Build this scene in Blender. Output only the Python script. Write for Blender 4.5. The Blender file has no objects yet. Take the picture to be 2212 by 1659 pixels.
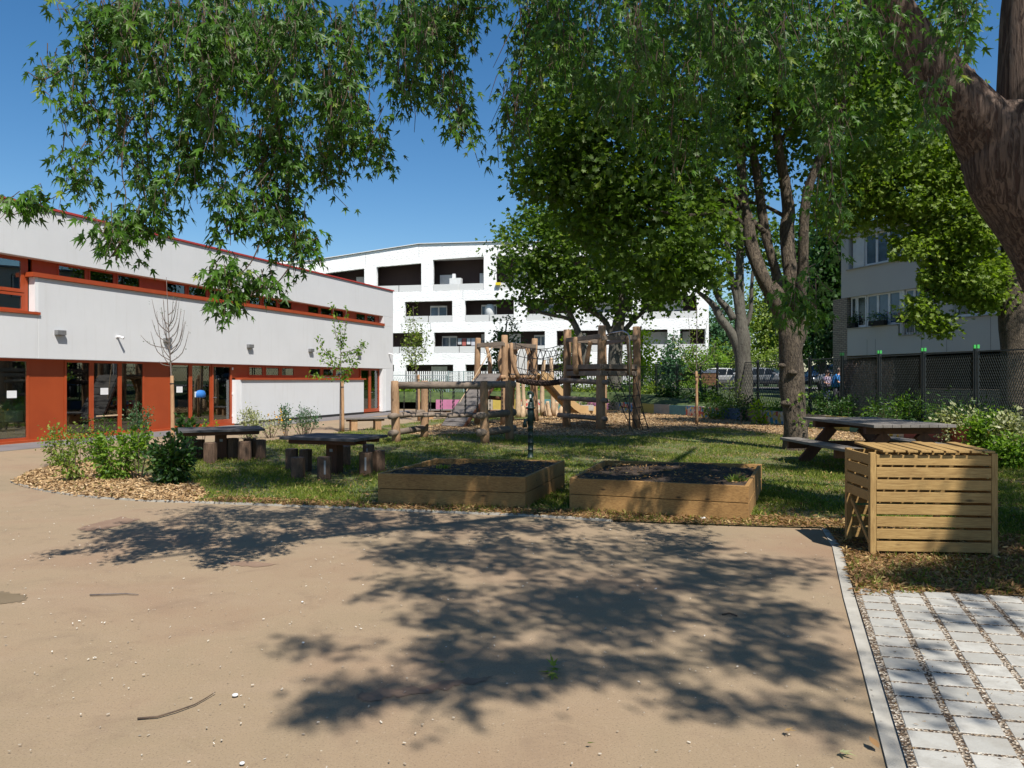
import bpy, math, random
import numpy as np
from mathutils import Vector, Matrix
random.seed(7); RNG = np.random.default_rng(11)
R = math.radians
sc = bpy.context.scene; COL = sc.collection
# ---- picture geometry used to place things in the world (metres, camera at x=0,y=0) ----
F, CX, HY, CH = 1661.0, 1106.0, 820.0, 1.65
def G(x, y, z=0.0):
    Y = (CH - z) * F / (y - HY); return Vector(((x - CX) / F * Y, Y, z))
def P(x, y, d): return Vector(((x - CX) / F * d, d, CH + (HY - y) / F * d))
SUN = Vector((0.27, -0.62, 0.93)).normalized()

# ---------------- materials ----------------
def newmat(name):
    m = bpy.data.materials.new(name); m.use_nodes = True
    nt = m.node_tree; b = nt.nodes['Principled BSDF']; return m, nt, b
def N(nt, t, **kw):
    n = nt.nodes.new(t)
    for k, v in kw.items():
        if k.startswith('i_'): n.inputs[k[2:].replace('_', ' ')].default_value = v
        else: setattr(n, k, v)
    return n
def mapped(nt, stretch=(1, 1, 1), coord='Object'):
    tc = N(nt, 'ShaderNodeTexCoord'); mp = N(nt, 'ShaderNodeMapping'); mp.inputs['Scale'].default_value = stretch
    nt.links.new(tc.outputs[coord], mp.inputs['Vector']); return mp.outputs['Vector']
def ramp(nt, fac, stops):
    r = N(nt, 'ShaderNodeValToRGB'); cr = r.color_ramp
    while len(cr.elements) < len(stops): cr.elements.new(0.5)
    for e, (p, c) in zip(cr.elements, stops): e.position = p; e.color = (*c, 1) if len(c) == 3 else c
    nt.links.new(fac, r.inputs['Fac']); return r.outputs['Color']
def noise(nt, vec, scale, detail=5, rough=0.55, dist=0.0):
    n = N(nt, 'ShaderNodeTexNoise'); n.inputs['Scale'].default_value = scale; n.inputs['Detail'].default_value = detail
    n.inputs['Roughness'].default_value = rough; n.inputs['Distortion'].default_value = dist
    nt.links.new(vec, n.inputs['Vector']); return n.outputs['Fac']
def mix(nt, fac, a, b, mode='MIX'):
    n = N(nt, 'ShaderNodeMix', data_type='RGBA', blend_type=mode)
    if isinstance(fac, (int, float)): n.inputs[0].default_value = fac
    else: nt.links.new(fac, n.inputs[0])
    for i, v in ((6, a), (7, b)):
        if isinstance(v, (tuple, list)): n.inputs[i].default_value = (*v, 1)
        else: nt.links.new(v, n.inputs[i])
    return n.outputs[2]
def bump(nt, b, h, strength=0.3, dist=0.01):
    n = N(nt, 'ShaderNodeBump'); n.inputs['Strength'].default_value = strength; n.inputs['Distance'].default_value = dist
    nt.links.new(h, n.inputs['Height']); nt.links.new(n.outputs[0], b.inputs['Normal'])
def pm(name, c1, c2=None, scale=6, rough=0.8, bs=0, bscale=60, stretch=(1, 1, 1), metal=0, dist=0.01, lo=0.35, hi=0.65, detail=6):
    m, nt, b = newmat(name); v = mapped(nt, stretch)
    b.inputs['Roughness'].default_value = rough; b.inputs['Metallic'].default_value = metal
    if c2 is None: c2 = tuple(x * 0.8 for x in c1)
    nt.links.new(ramp(nt, noise(nt, v, scale, detail), [(lo, c1), (hi, c2)]), b.inputs['Base Color'])
    if bs: bump(nt, b, noise(nt, v, bscale, 6), bs, dist)
    return m
def foliage(name, dark, mid, light, trans=0.35, rough=0.42, under=None):
    m, nt, b = newmat(name)
    at = N(nt, 'ShaderNodeAttribute', attribute_name='rnd')
    c = ramp(nt, at.outputs['Fac'], [(0.0, dark), (0.55, mid), (0.84, mid), (1.0, light)])
    if under:
        g = N(nt, 'ShaderNodeNewGeometry'); c = mix(nt, g.outputs['Backfacing'], c, under)
    nt.links.new(c, b.inputs['Base Color']); b.inputs['Roughness'].default_value = rough; b.inputs['Specular IOR Level'].default_value = 0.35
    tr = N(nt, 'ShaderNodeBsdfTranslucent'); br = mix(nt, 1.0, c, (1.5, 1.7, 0.6), 'MULTIPLY'); nt.links.new(br, tr.inputs['Color'])
    ms = N(nt, 'ShaderNodeMixShader'); ms.inputs[0].default_value = trans
    nt.links.new(b.outputs[0], ms.inputs[1]); nt.links.new(tr.outputs[0], ms.inputs[2])
    nt.links.new(ms.outputs[0], nt.nodes['Material Output'].inputs['Surface']); return m
def glassmat(name, tint=(0.72, 0.78, 0.75), refl=0.12):
    m, nt, b = newmat(name); nt.nodes.remove(b)
    t = N(nt, 'ShaderNodeBsdfTransparent'); t.inputs[0].default_value = (*tint, 1)
    g = N(nt, 'ShaderNodeBsdfGlossy'); g.inputs['Roughness'].default_value = 0.01; g.inputs['Color'].default_value = (0.9, 0.95, 0.95, 1)
    fr = N(nt, 'ShaderNodeFresnel'); fr.inputs[0].default_value = 1.5
    ad = N(nt, 'ShaderNodeMath', operation='ADD'); ad.inputs[1].default_value = refl; nt.links.new(fr.outputs[0], ad.inputs[0])
    ms = N(nt, 'ShaderNodeMixShader'); nt.links.new(ad.outputs[0], ms.inputs[0]); nt.links.new(t.outputs[0], ms.inputs[1]); nt.links.new(g.outputs[0], ms.inputs[2])
    nt.links.new(ms.outputs[0], nt.nodes['Material Output'].inputs['Surface']); return m
def woodmat(name, c1, c2, c3, stretch, rough=0.8, knots=True, bs=0.35):
    m, nt, b = newmat(name); v = mapped(nt, stretch); b.inputs['Roughness'].default_value = rough
    n1 = noise(nt, v, 14, 8, 0.65, 0.6); n2 = noise(nt, mapped(nt, (1, 1, 1)), 1.7, 3)
    c = ramp(nt, n1, [(0.3, c2), (0.55, c1), (0.75, c3)])
    c = mix(nt, ramp(nt, n2, [(0.4, (0, 0, 0)), (0.65, (0.55, 0.55, 0.55))]), c, mix(nt, 0.5, c, c2, 'MULTIPLY'))
    if knots:
        vo = N(nt, 'ShaderNodeTexVoronoi'); vo.inputs['Scale'].default_value = 3.2
        nt.links.new(mapped(nt, tuple(max(0.35, s ** 0.4) for s in stretch)), vo.inputs['Vector'])
        k = ramp(nt, vo.outputs['Distance'], [(0.05, (1, 1, 1)), (0.13, (0, 0, 0))]); c = mix(nt, k, c, tuple(x * 0.35 for x in c2))
    nt.links.new(c, b.inputs['Base Color']); bump(nt, b, n1, bs, 0.004); return m
def barkmat(name, c1, c2, sx=9, sz=2.2, bs=1.0, dist=0.03):
    m, nt, b = newmat(name); v = mapped(nt, (sx, sx, sz)); b.inputs['Roughness'].default_value = 0.9
    n1 = noise(nt, v, 2.3, 9, 0.6, 0.7); n3 = noise(nt, v, 7, 5, 0.7); n2 = noise(nt, mapped(nt), 2.2, 6)
    base = mix(nt, n3, ramp(nt, n2, [(0.35, c1), (0.7, tuple(x * 0.6 for x in c1))]), tuple(x * 0.5 for x in c1))
    e = ramp(nt, n1, [(0.38, (0, 0, 0)), (0.54, (1, 1, 1))]); c = mix(nt, e, c2, base)
    nt.links.new(c, b.inputs['Base Color']); bump(nt, b, mix(nt, 0.25, e, n3), bs, dist); return m

M = {}
M['render'] = pm('grey_render', (0.585, 0.59, 0.595), (0.54, 0.545, 0.55), 0.6, 0.9, 0.35, 90, dist=0.004)
def rendermat():
    m, nt, b = newmat('grey_render_wall'); b.inputs['Roughness'].default_value = .92
    c = ramp(nt, noise(nt, mapped(nt), .5, 6, .65), [(.35, (.592, .597, .602)), (.65, (.555, .560, .565))])
    st = noise(nt, mapped(nt, (3.2, 3.2, .22)), 2.0, 5, .6); c = mix(nt, ramp(nt, st, [(.55, (0, 0, 0)), (.8, (.5, .5, .5))]), c, (.47, .46, .44))
    nt.links.new(c, b.inputs['Base Color']); bump(nt, b, noise(nt, mapped(nt), 110, 4, .7), .5, .004); return m
M['render'] = rendermat()
M['white_wall'] = pm('white_cladding', (0.88, 0.88, 0.87), (0.79, 0.79, 0.78), 0.5, 0.85, 1.0, 4.5, (1, 1, 3), dist=0.06)
M['red'] = pm('red_panel', (0.33, 0.056, 0.012), (0.29, 0.047, 0.010), 1.5, 0.5)
M['redtrim'] = pm('red_trim', (0.35, 0.060, 0.016), (0.30, 0.050, 0.013), 3, 0.45)
M['coping'] = pm('red_coping', (0.42, 0.05, 0.04), (0.36, 0.04, 0.035), 2, 0.45)
M['whitepaint'] = pm('white_paint', (0.72, 0.72, 0.72), (0.66, 0.66, 0.66), 2, 0.6)
M['glass'] = glassmat('window_glass')
M['darkglass'] = pm('dark_glass', (0.012, 0.014, 0.015), (0.02, 0.024, 0.026), 2, 0.06)
M['blueglass'] = pm('blue_glass', (0.10, 0.15, 0.22), (0.04, 0.06, 0.09), 0.9, 0.08)
M['brownwall'] = pm('brown_loggia_wall', (0.045, 0.026, 0.022), (0.035, 0.02, 0.018), 0.7, 0.8)
M['interior'] = pm('interior_wall', (0.22, 0.21, 0.19), (0.16, 0.15, 0.13), 0.7, 0.9)
M['intfloor'] = pm('interior_floor', (0.10, 0.08, 0.06), (0.07, 0.06, 0.05), 1, 0.5)
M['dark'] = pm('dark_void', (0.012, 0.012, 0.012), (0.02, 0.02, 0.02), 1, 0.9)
M['greymetal'] = pm('grey_metal', (0.22, 0.22, 0.22), (0.17, 0.17, 0.17), 8, 0.45, metal=0.3)
M['steel'] = pm('steel', (0.55, 0.55, 0.56), (0.42, 0.42, 0.43), 10, 0.28, metal=0.9)
M['zinc'] = pm('zinc_strip', (0.32, 0.32, 0.33), (0.22, 0.22, 0.23), 6, 0.6, metal=0.3)
M['balustrade'] = pm('balustrade_panel', (0.60, 0.60, 0.59), (0.52, 0.52, 0.51), 40, 0.7)
M['shutter'] = pm('white_shutter', (0.66, 0.67, 0.66), (0.58, 0.59, 0.58), 3, 0.7)
M['timberX'] = woodmat('fresh_timber_x', (0.37, 0.23, 0.078), (0.22, 0.125, 0.036), (0.47, 0.32, 0.125), (0.5, 6, 8))
M['timberZ'] = woodmat('fresh_timber_z', (0.37, 0.23, 0.078), (0.23, 0.13, 0.04), (0.47, 0.32, 0.125), (6, 6, 0.5))
M['bedX'] = woodmat('bed_timber_x', (0.37, 0.205, 0.066), (0.20, 0.105, 0.032), (0.46, 0.29, 0.11), (0.4, 5, 7))
M['bedcap'] = woodmat('bed_timber_cap', (0.40, 0.31, 0.18), (0.28, 0.20, 0.10), (0.46, 0.37, 0.22), (1, 1, 1), knots=False)
M['brownX'] = woodmat('brown_stained_x', (0.115, 0.045, 0.022), (0.06, 0.026, 0.014), (0.16, 0.07, 0.035), (0.5, 6, 8), knots=False)
M['brownZ'] = woodmat('brown_stained_z', (0.115, 0.045, 0.022), (0.06, 0.026, 0.014), (0.16, 0.07, 0.035), (6, 6, 0.5), knots=False)
M['greyX'] = woodmat('weathered_boards', (0.17, 0.15, 0.135), (0.10, 0.085, 0.075), (0.25, 0.23, 0.21), (0.5, 7, 8), knots=False)
M['greyY'] = woodmat('weathered_boards_y', (0.19, 0.17, 0.15), (0.10, 0.085, 0.075), (0.27, 0.25, 0.22), (7, 0.5, 8), knots=False)
M['slate'] = woodmat('dark_weathered_boards', (0.075, 0.07, 0.07), (0.04, 0.036, 0.035), (0.12, 0.115, 0.115), (0.5, 7, 8), knots=False)
M['logZ'] = woodmat('robinia_post', (0.36, 0.22, 0.12), (0.20, 0.115, 0.06), (0.48, 0.33, 0.20), (4, 4, 0.5))
M['logX'] = woodmat('robinia_rail', (0.22, 0.17, 0.13), (0.12, 0.09, 0.065), (0.33, 0.27, 0.21), (0.5, 4, 4))
M['stumpZ'] = woodmat('stump_wood', (0.13, 0.075, 0.045), (0.06, 0.035, 0.022), (0.22, 0.15, 0.10), (5, 5, 0.6))
M['palelog'] = woodmat('pale_log', (0.52, 0.38, 0.24), (0.34, 0.22, 0.13), (0.62, 0.49, 0.34), (4, 4, 0.5))
M['stake'] = woodmat('stake_wood', (0.42, 0.25, 0.13), (0.28, 0.15, 0.07), (0.5, 0.33, 0.19), (5, 5, 0.5), knots=False)
M['rope'] = pm('brown_rope', (0.06, 0.035, 0.025), (0.035, 0.02, 0.015), 60, 0.9, 1.0, 120)
M['netrope'] = pm('dark_rope', (0.03, 0.024, 0.022), (0.02, 0.016, 0.015), 60, 0.9)
M['chain'] = pm('chain_metal', (0.08, 0.075, 0.07), (0.05, 0.045, 0.04), 60, 0.5, metal=0.6)
M['slideside'] = pm('slide_side_panel', (0.52, 0.34, 0.17), (0.44, 0.28, 0.13), 2, 0.5)
M['pump'] = pm('dark_green_cast_iron', (0.008, 0.028, 0.022), (0.006, 0.018, 0.014), 20, 0.5, 0.2, 60)
M['soil'] = pm('dark_soil', (0.032, 0.020, 0.012), (0.062, 0.040, 0.024), 12, 0.95, 1.0, 25, dist=0.03)
M['fencemetal'] = pm('dark_fence_metal', (0.030, 0.035, 0.038), (0.022, 0.026, 0.028), 4, 0.4, metal=0.2)
M['fencelight'] = pm('grey_green_fence', (0.24, 0.31, 0.31), (0.19, 0.26, 0.26), 4, 0.5, metal=0.2)
M['meshmetal'] = pm('expanded_metal', (0.030, 0.036, 0.036), (0.02, 0.026, 0.026), 4, 0.4, metal=0.4)
M['greencap'] = pm('green_post_cap', (0.06, 0.42, 0.09), (0.05, 0.36, 0.08), 4, 0.4)
M['concrete'] = pm('pale_concrete', (0.40, 0.375, 0.325), (0.30, 0.28, 0.24), 7, 0.9, 0.4, 80, dist=0.004)
M['brickwall'] = None
M['tyre'] = pm('tyre_rubber', (0.02, 0.02, 0.02), (0.03, 0.03, 0.03), 5, 0.8)
M['skin'] = pm('skin', (0.52, 0.28, 0.19), (0.46, 0.24, 0.16), 8, 0.6)
M['leafdry'] = None
def brickmat():
    m, nt, b = newmat('brick'); tb = N(nt, 'ShaderNodeTexBrick'); v = mapped(nt, (1, 1, 1))
    sep = N(nt, 'ShaderNodeSeparateXYZ'); nt.links.new(v, sep.inputs[0]); cb = N(nt, 'ShaderNodeCombineXYZ')
    ad = N(nt, 'ShaderNodeMath', operation='ADD'); nt.links.new(sep.outputs[0], ad.inputs[0]); nt.links.new(sep.outputs[1], ad.inputs[1])
    nt.links.new(ad.outputs[0], cb.inputs[0]); nt.links.new(sep.outputs[2], cb.inputs[1]); nt.links.new(cb.outputs[0], tb.inputs['Vector'])
    for k, val in (('Scale', 1.0), ('Brick Width', 0.24), ('Row Height', 0.085), ('Mortar Size', 0.012)): tb.inputs[k].default_value = val
    tb.inputs['Color1'].default_value = (0.36, 0.30, 0.24, 1); tb.inputs['Color2'].default_value = (0.28, 0.22, 0.17, 1); tb.inputs['Mortar'].default_value = (0.10, 0.09, 0.08, 1)
    nt.links.new(tb.outputs['Color'], b.inputs['Base Color']); b.inputs['Roughness'].default_value = 0.9; return m
M['brick'] = brickmat()
M['fol_maple'] = foliage('silver_maple_leaves', (0.016, 0.050, 0.006), (0.070, 0.160, 0.011), (0.34, 0.40, 0.03), 0.42, 0.45, under=(0.05, 0.105, 0.022))
M['fol_mid'] = foliage('plane_leaves', (0.034, 0.074, 0.006), (0.100, 0.165, 0.013), (0.28, 0.34, 0.025), 0.5, 0.5, under=(0.07, 0.12, 0.02))
M['fol_lime'] = foliage('lime_green_leaves', (0.075, 0.13, 0.016), (0.17, 0.24, 0.03), (0.34, 0.38, 0.06), 0.45, 0.5)
M['fol_bright'] = foliage('bright_green_leaves', (0.06, 0.13, 0.015), (0.15, 0.25, 0.025), (0.26, 0.34, 0.04), 0.42, 0.5)
M['fol_yellow'] = foliage('yellow_green_leaves', (0.16, 0.26, 0.01), (0.32, 0.42, 0.015), (0.5, 0.55, 0.03), 0.5, 0.5)
M['fol_dark'] = foliage('dark_green_leaves', (0.018, 0.045, 0.012), (0.04, 0.095, 0.02), (0.11, 0.19, 0.035), 0.35, 0.4)
M['fol_shrub'] = foliage('shrub_leaves', (0.07, 0.12, 0.02), (0.17, 0.23, 0.035), (0.32, 0.34, 0.06), 0.4, 0.5)
M['fol_blue'] = foliage('blue_green_leaves', (0.035, 0.09, 0.045), (0.07, 0.15, 0.07), (0.14, 0.22, 0.10), 0.35, 0.45)
M['fol_pale'] = foliage('pale_variegated_leaves', (0.15, 0.18, 0.07), (0.36, 0.37, 0.20), (0.62, 0.60, 0.42), 0.3, 0.5)
M['grass'] = foliage('grass_blades', (0.06, 0.095, 0.010), (0.16, 0.20, 0.022), (0.46, 0.40, 0.14), 0.35, 0.7)
M['chips'] = foliage('wood_chips', (0.18, 0.105, 0.05), (0.40, 0.26, 0.125), (0.62, 0.47, 0.28), 0.0, 0.8)
M['drylitter'] = foliage('dry_leaves', (0.12, 0.06, 0.025), (0.29, 0.165, 0.07), (0.50, 0.38, 0.17), 0.2, 0.8)
M['petal'] = foliage('orange_petals', (0.6, 0.22, 0.01), (0.8, 0.4, 0.02), (0.8, 0.6, 0.02), 0.3, 0.6)
M['bark_near'] = barkmat('maple_bark', (0.215, 0.145, 0.108), (0.055, 0.028, 0.019), 11, 1.1)
M['bark_mid'] = barkmat('brown_bark', (0.165, 0.125, 0.085), (0.055, 0.04, 0.028), 14, 4)
M['bark_grey'] = barkmat('grey_bark', (0.16, 0.15, 0.12), (0.07, 0.06, 0.05), 6, 2, 0.5)
M['twig'] = pm('twig_bark', (0.10, 0.065, 0.04), (0.06, 0.04, 0.03), 20, 0.8)
M['twiggrey'] = pm('grey_twig_bark', (0.16, 0.13, 0.11), (0.10, 0.08, 0.07), 20, 0.8)

# ground materials
def asphalt():
    m, nt, b = newmat('tan_asphalt'); v = mapped(nt); b.inputs['Roughness'].default_value = 0.95
    big = noise(nt, v, 0.45, 5, 0.6, 0.4); c = ramp(nt, big, [(0.32, (0.236, 0.178, 0.106)), (0.5, (0.276, 0.200, 0.122)), (0.68, (0.252, 0.164, 0.100))])
    st = noise(nt, mapped(nt, (0.35, 1.5, 1)), 1.1, 6, 0.7, 1.0); c = mix(nt, ramp(nt, st, [(0.50, (0, 0, 0)), (0.78, (0.35, 0.35, 0.35))]), c, (0.31, 0.225, 0.155))
    st2 = noise(nt, v, 2.3, 6, 0.75, 0.6); c = mix(nt, ramp(nt, st2, [(0.52, (0, 0, 0)), (0.75, (0.6, 0.6, 0.6))]), c, (0.185, 0.125, 0.08))
    g = noise(nt, v, 95, 4, 0.8); c = mix(nt, ramp(nt, g, [(0.34, (.8, .8, .8)), (0.46, (0, 0, 0))]), c, (0.115, 0.08, 0.055))
    g2 = noise(nt, v, 48, 3, 0.7); c = mix(nt, ramp(nt, g2, [(0.6, (0, 0, 0)), (0.72, (0.5, 0.5, 0.5))]), c, (0.36, 0.28, 0.20))
    vo = N(nt, 'ShaderNodeTexVoronoi'); vo.inputs['Scale'].default_value = 6; nt.links.new(v, vo.inputs['Vector'])
    sp = ramp(nt, vo.outputs['Distance'], [(0.02, (.8, .8, .8)), (0.04, (0, 0, 0))])
    vo2 = N(nt, 'ShaderNodeTexVoronoi'); vo2.inputs['Scale'].default_value = 19; nt.links.new(v, vo2.inputs['Vector'])
    sp2 = ramp(nt, vo2.outputs['Distance'], [(0.05, (0.8, 0.8, 0.8)), (0.085, (0, 0, 0))])
    msk = ramp(nt, noise(nt, v, 1.3, 3), [(0.45, (0, 0, 0)), (0.58, (1, 1, 1))])
    sp2 = mix(nt, 1.0, sp2, msk, 'MULTIPLY')
    c = mix(nt, sp, c, (0.46, 0.40, 0.31)); c = mix(nt, sp2, c, (0.50, 0.43, 0.34))
    nt.links.new(c, b.inputs['Base Color']); bump(nt, b, mix(nt, 0.5, g, g2), 0.55, 0.006); return m
M['asphalt'] = asphalt()
M['greyasphalt'] = pm('grey_asphalt_strip', (0.165, 0.150, 0.150), (0.125, 0.115, 0.117), 1.2, 0.9, 0.5, 70, dist=0.004)
M['parking'] = pm('parking_asphalt', (0.16, 0.15, 0.14), (0.12, 0.11, 0.10), 0.6, 0.9)
def lawnmat():
    m, nt, b = newmat('lawn_soil_and_turf'); v = mapped(nt); b.inputs['Roughness'].default_value = 0.95
    n1 = noise(nt, v, 1.1, 6, 0.65); n2 = noise(nt, mapped(nt, (1, 1.4, 1)), 22, 6, 0.75)
    c = ramp(nt, n2, [(0.33, (0.030, 0.040, 0.012)), (0.5, (0.075, 0.110, 0.024)), (0.68, (0.15, 0.165, 0.05))])
    c = mix(nt, ramp(nt, n1, [(0.42, (0, 0, 0)), (0.62, (0.85, 0.85, 0.85))]), c, ramp(nt, n2, [(0.35, (0.09, 0.06, 0.03)), (0.65, (0.27, 0.20, 0.10))]))
    nt.links.new(c, b.inputs['Base Color']); bump(nt, b, n2, 0.8, 0.03); return m
M['lawn'] = lawnmat()
def mulchmat(name, cs):
    m, nt, b = newmat(name); v = mapped(nt, (1, 1.8, 1)); b.inputs['Roughness'].default_value = 0.95
    vo = N(nt, 'ShaderNodeTexVoronoi'); vo.inputs['Scale'].default_value = 20; nt.links.new(v, vo.inputs['Vector'])
    sep = N(nt, 'ShaderNodeSeparateColor'); nt.links.new(vo.outputs['Color'], sep.inputs[0])
    c = ramp(nt, sep.outputs[0], [(0.1, cs[0]), (0.5, cs[1]), (0.95, cs[2])]); nt.links.new(c, b.inputs['Base Color'])
    bump(nt, b, vo.outputs['Distance'], 1.0, 0.03); return m
M['mulch'] = mulchmat('bark_mulch_ground', ((0.11, 0.065, 0.032), (0.28, 0.175, 0.085), (0.48, 0.34, 0.19)))
M['litter'] = mulchmat('leaf_litter_ground', ((0.055, 0.045, 0.018), (0.13, 0.09, 0.035), (0.26, 0.16, 0.07)))
M['terrace'] = pm('ivy_ground', (0.025, 0.045, 0.012), (0.07, 0.10, 0.025), 3, 0.95, 0.8, 12, dist=0.05)
def gravel():
    m, nt, b = newmat('joint_gravel'); v = mapped(nt); b.inputs['Roughness'].default_value = 0.9
    vo = N(nt, 'ShaderNodeTexVoronoi'); vo.inputs['Scale'].default_value = 85; nt.links.new(v, vo.inputs['Vector'])
    sep = N(nt, 'ShaderNodeSeparateColor'); nt.links.new(vo.outputs['Color'], sep.inputs[0])
    nt.links.new(ramp(nt, sep.outputs[0], [(0.05, (0.03, 0.02, 0.012)), (0.5, (0.14, 0.085, 0.045)), (0.7, (0.34, 0.27, 0.19)), (0.98, (0.6, 0.54, 0.45))]), b.inputs['Base Color'])
    bump(nt, b, vo.outputs['Distance'], 1.0, 0.012); return m
M['gravel'] = gravel()
def slabmat():
    m, nt, b = newmat('grey_paving_slab'); v = mapped(nt); b.inputs['Roughness'].default_value = 0.9
    at = N(nt, 'ShaderNodeAttribute', attribute_name='rnd')
    c = ramp(nt, at.outputs['Fac'], [(0, (0.32, 0.31, 0.28)), (1, (0.43, 0.415, 0.375))])
    n1 = noise(nt, v, 9, 6, 0.7); c = mix(nt, ramp(nt, n1, [(0.42, (0, 0, 0)), (0.68, (0.7, 0.7, 0.7))]), c, (0.27, 0.25, 0.215)); c = mix(nt, ramp(nt, noise(nt, v, 1.6, 4), [(0.45, (0, 0, 0)), (0.7, (0.5, 0.5, 0.5))]), c, (0.25, 0.225, 0.185))
    vo = N(nt, 'ShaderNodeTexVoronoi'); vo.inputs['Scale'].default_value = 9; nt.links.new(v, vo.inputs['Vector'])
    c = mix(nt, ramp(nt, vo.outputs['Distance'], [(0.05, (1, 1, 1)), (0.075, (0, 0, 0))]), c, (0.10, 0.075, 0.055))
    nt.links.new(c, b.inputs['Base Color']); bump(nt, b, noise(nt, v, 70, 6), 0.4, 0.004); return m
M['slab'] = slabmat()
def paintmat(name, c, mosaic=False):
    m, nt, b = newmat(name); v = mapped(nt); b.inputs['Roughness'].default_value = 0.7
    if mosaic:
        vo = N(nt, 'ShaderNodeTexVoronoi'); vo.inputs['Scale'].default_value = 7; nt.links.new(v, vo.inputs['Vector'])
        sep = N(nt, 'ShaderNodeSeparateColor'); nt.links.new(vo.outputs['Color'], sep.inputs[0])
        col = ramp(nt, sep.outputs[0], [(0, c), (0.35, (0.55, 0.5, 0.42)), (0.5, (0.45, 0.07, 0.05)), (0.65, (0.05, 0.22, 0.4)), (0.8, (0.6, 0.4, 0.05)), (0.95, (0.05, 0.3, 0.2))])
        nt.nodes[-1].color_ramp.interpolation = 'CONSTANT'
    else: col = ramp(nt, noise(nt, v, 4), [(0.3, c), (0.8, tuple(x * 0.7 for x in c))])
    nt.links.new(col, b.inputs['Base Color']); return m

# ---------------- mesh helpers ----------------
ORG = {}
class MB:
    def __init__(s): s.v = []; s.f = []; s.mi = []; s.m = 0
    def add(s, vs, fs):
        o = len(s.v); s.v += [tuple(p) for p in vs]; s.f += [tuple(i + o for i in f) for f in fs]; s.mi += [s.m] * len(fs); return s
    def box(s, x0, x1, y0, y1, z0, z1):
        return s.add([(x0, y0, z0), (x1, y0, z0), (x1, y1, z0), (x0, y1, z0), (x0, y0, z1), (x1, y0, z1), (x1, y1, z1), (x0, y1, z1)],
                     [(3, 2, 1, 0), (4, 5, 6, 7), (0, 1, 5, 4), (1, 2, 6, 5), (2, 3, 7, 6), (3, 0, 4, 7)])
    def bar(s, p0, p1, w, h, up=(0, 0, 1)):      # box from p0 to p1, w sideways, h along up
        p0 = Vector(p0); p1 = Vector(p1); d = (p1 - p0).normalized(); up = Vector(up)
        if abs(d.dot(up)) > 0.98: up = Vector((0, 1, 0))
        a = d.cross(up).normalized() * w / 2; c = a.cross(d).normalized() * h / 2
        q = [p + sa * a + sc_ * c for p in (p0, p1) for sa, sc_ in ((-1, -1), (1, -1), (1, 1), (-1, 1))]
        return s.add(q, [(0, 1, 2, 3), (7, 6, 5, 4), (0, 4, 5, 1), (1, 5, 6, 2), (2, 6, 7, 3), (3, 7, 4, 0)])
    def tube(s, pts, rad, seg=10, cap=True, wob=0.0, seed=0):
        pts = [Vector(p) for p in pts]; n = len(pts)
        if not hasattr(rad, '__len__'): rad = [rad] * n
        rr = random.Random(seed); vs = []; ref = None
        ph = [rr.uniform(0, 6.28) for _ in range(3)]
        for i, p in enumerate(pts):
            d = (pts[min(i + 1, n - 1)] - pts[max(i - 1, 0)]).normalized()
            if ref is None: ref = Vector((1, 0, 0)) if abs(d.x) < 0.8 else Vector((0, 1, 0))
            a = (ref - d * ref.dot(d)).normalized(); b = d.cross(a); ref = a
            for k in range(seg):
                t = 2 * math.pi * k / seg
                r = rad[i] * (1 + wob * (math.sin(2 * t + ph[0] + i * .5) + .6 * math.sin(3 * t + ph[1] - i * .8) + .5 * rr.uniform(-1, 1)))
                vs.append(p + a * math.cos(t) * r + b * math.sin(t) * r)
        fs = [(i * seg + k, i * seg + (k + 1) % seg, (i + 1) * seg + (k + 1) % seg, (i + 1) * seg + k) for i in range(n - 1) for k in range(seg)]
        if cap: fs += [tuple(reversed(range(seg))), tuple((n - 1) * seg + k for k in range(seg))]
        return s.add(vs, fs)
    def prism(s, poly, z0, z1):                  # poly: ccw list of (x,y)
        n = len(poly)
        return s.add([(x, y, z0) for x, y in poly] + [(x, y, z1) for x, y in poly],
                     [tuple(reversed(range(n))), tuple(range(n, 2 * n))] + [(i, (i + 1) % n, n + (i + 1) % n, n + i) for i in range(n)])
    def lathe(s, c, prof, seg=20):               # prof list (r,z)
        c = Vector(c); vs = [c + Vector((r * math.cos(2 * math.pi * k / seg), r * math.sin(2 * math.pi * k / seg), z)) for r, z in prof for k in range(seg)]
        fs = [(i * seg + k, i * seg + (k + 1) % seg, (i + 1) * seg + (k + 1) % seg, (i + 1) * seg + k) for i in range(len(prof) - 1) for k in range(seg)]
        fs += [tuple(reversed(range(seg))), tuple((len(prof) - 1) * seg + k for k in range(seg))]
        return s.add(vs, fs)
    def build(s, name, mat, parent=None, org=None, smooth=False, bevel=0):
        vs = np.array(s.v, dtype=float)
        if parent is not None: org = ORG[parent.name]
        elif org is None:
            org = Vector(((vs[:, 0].min() + vs[:, 0].max()) / 2, (vs[:, 1].min() + vs[:, 1].max()) / 2, vs[:, 2].min()))
        org = Vector(org); vs = vs - np.array(org)
        me = bpy.data.meshes.new(name); me.from_pydata(vs.tolist(), [], s.f); me.update()
        o = bpy.data.objects.new(name, me); COL.objects.link(o)
        mats = mat if isinstance(mat, (list, tuple)) else [mat]
        for m in mats: me.materials.append(m)
        if len(mats) > 1: me.polygons.foreach_set('material_index', s.mi)
        if smooth: me.shade_smooth()
        if parent is not None: o.parent = parent
        else: o.location = org
        ORG[o.name] = org
        if bevel:
            md = o.modifiers.new('bevel', 'BEVEL'); md.width = bevel; md.segments = 2; md.limit_method = 'ANGLE'; md.angle_limit = R(50)
        return o
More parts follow.
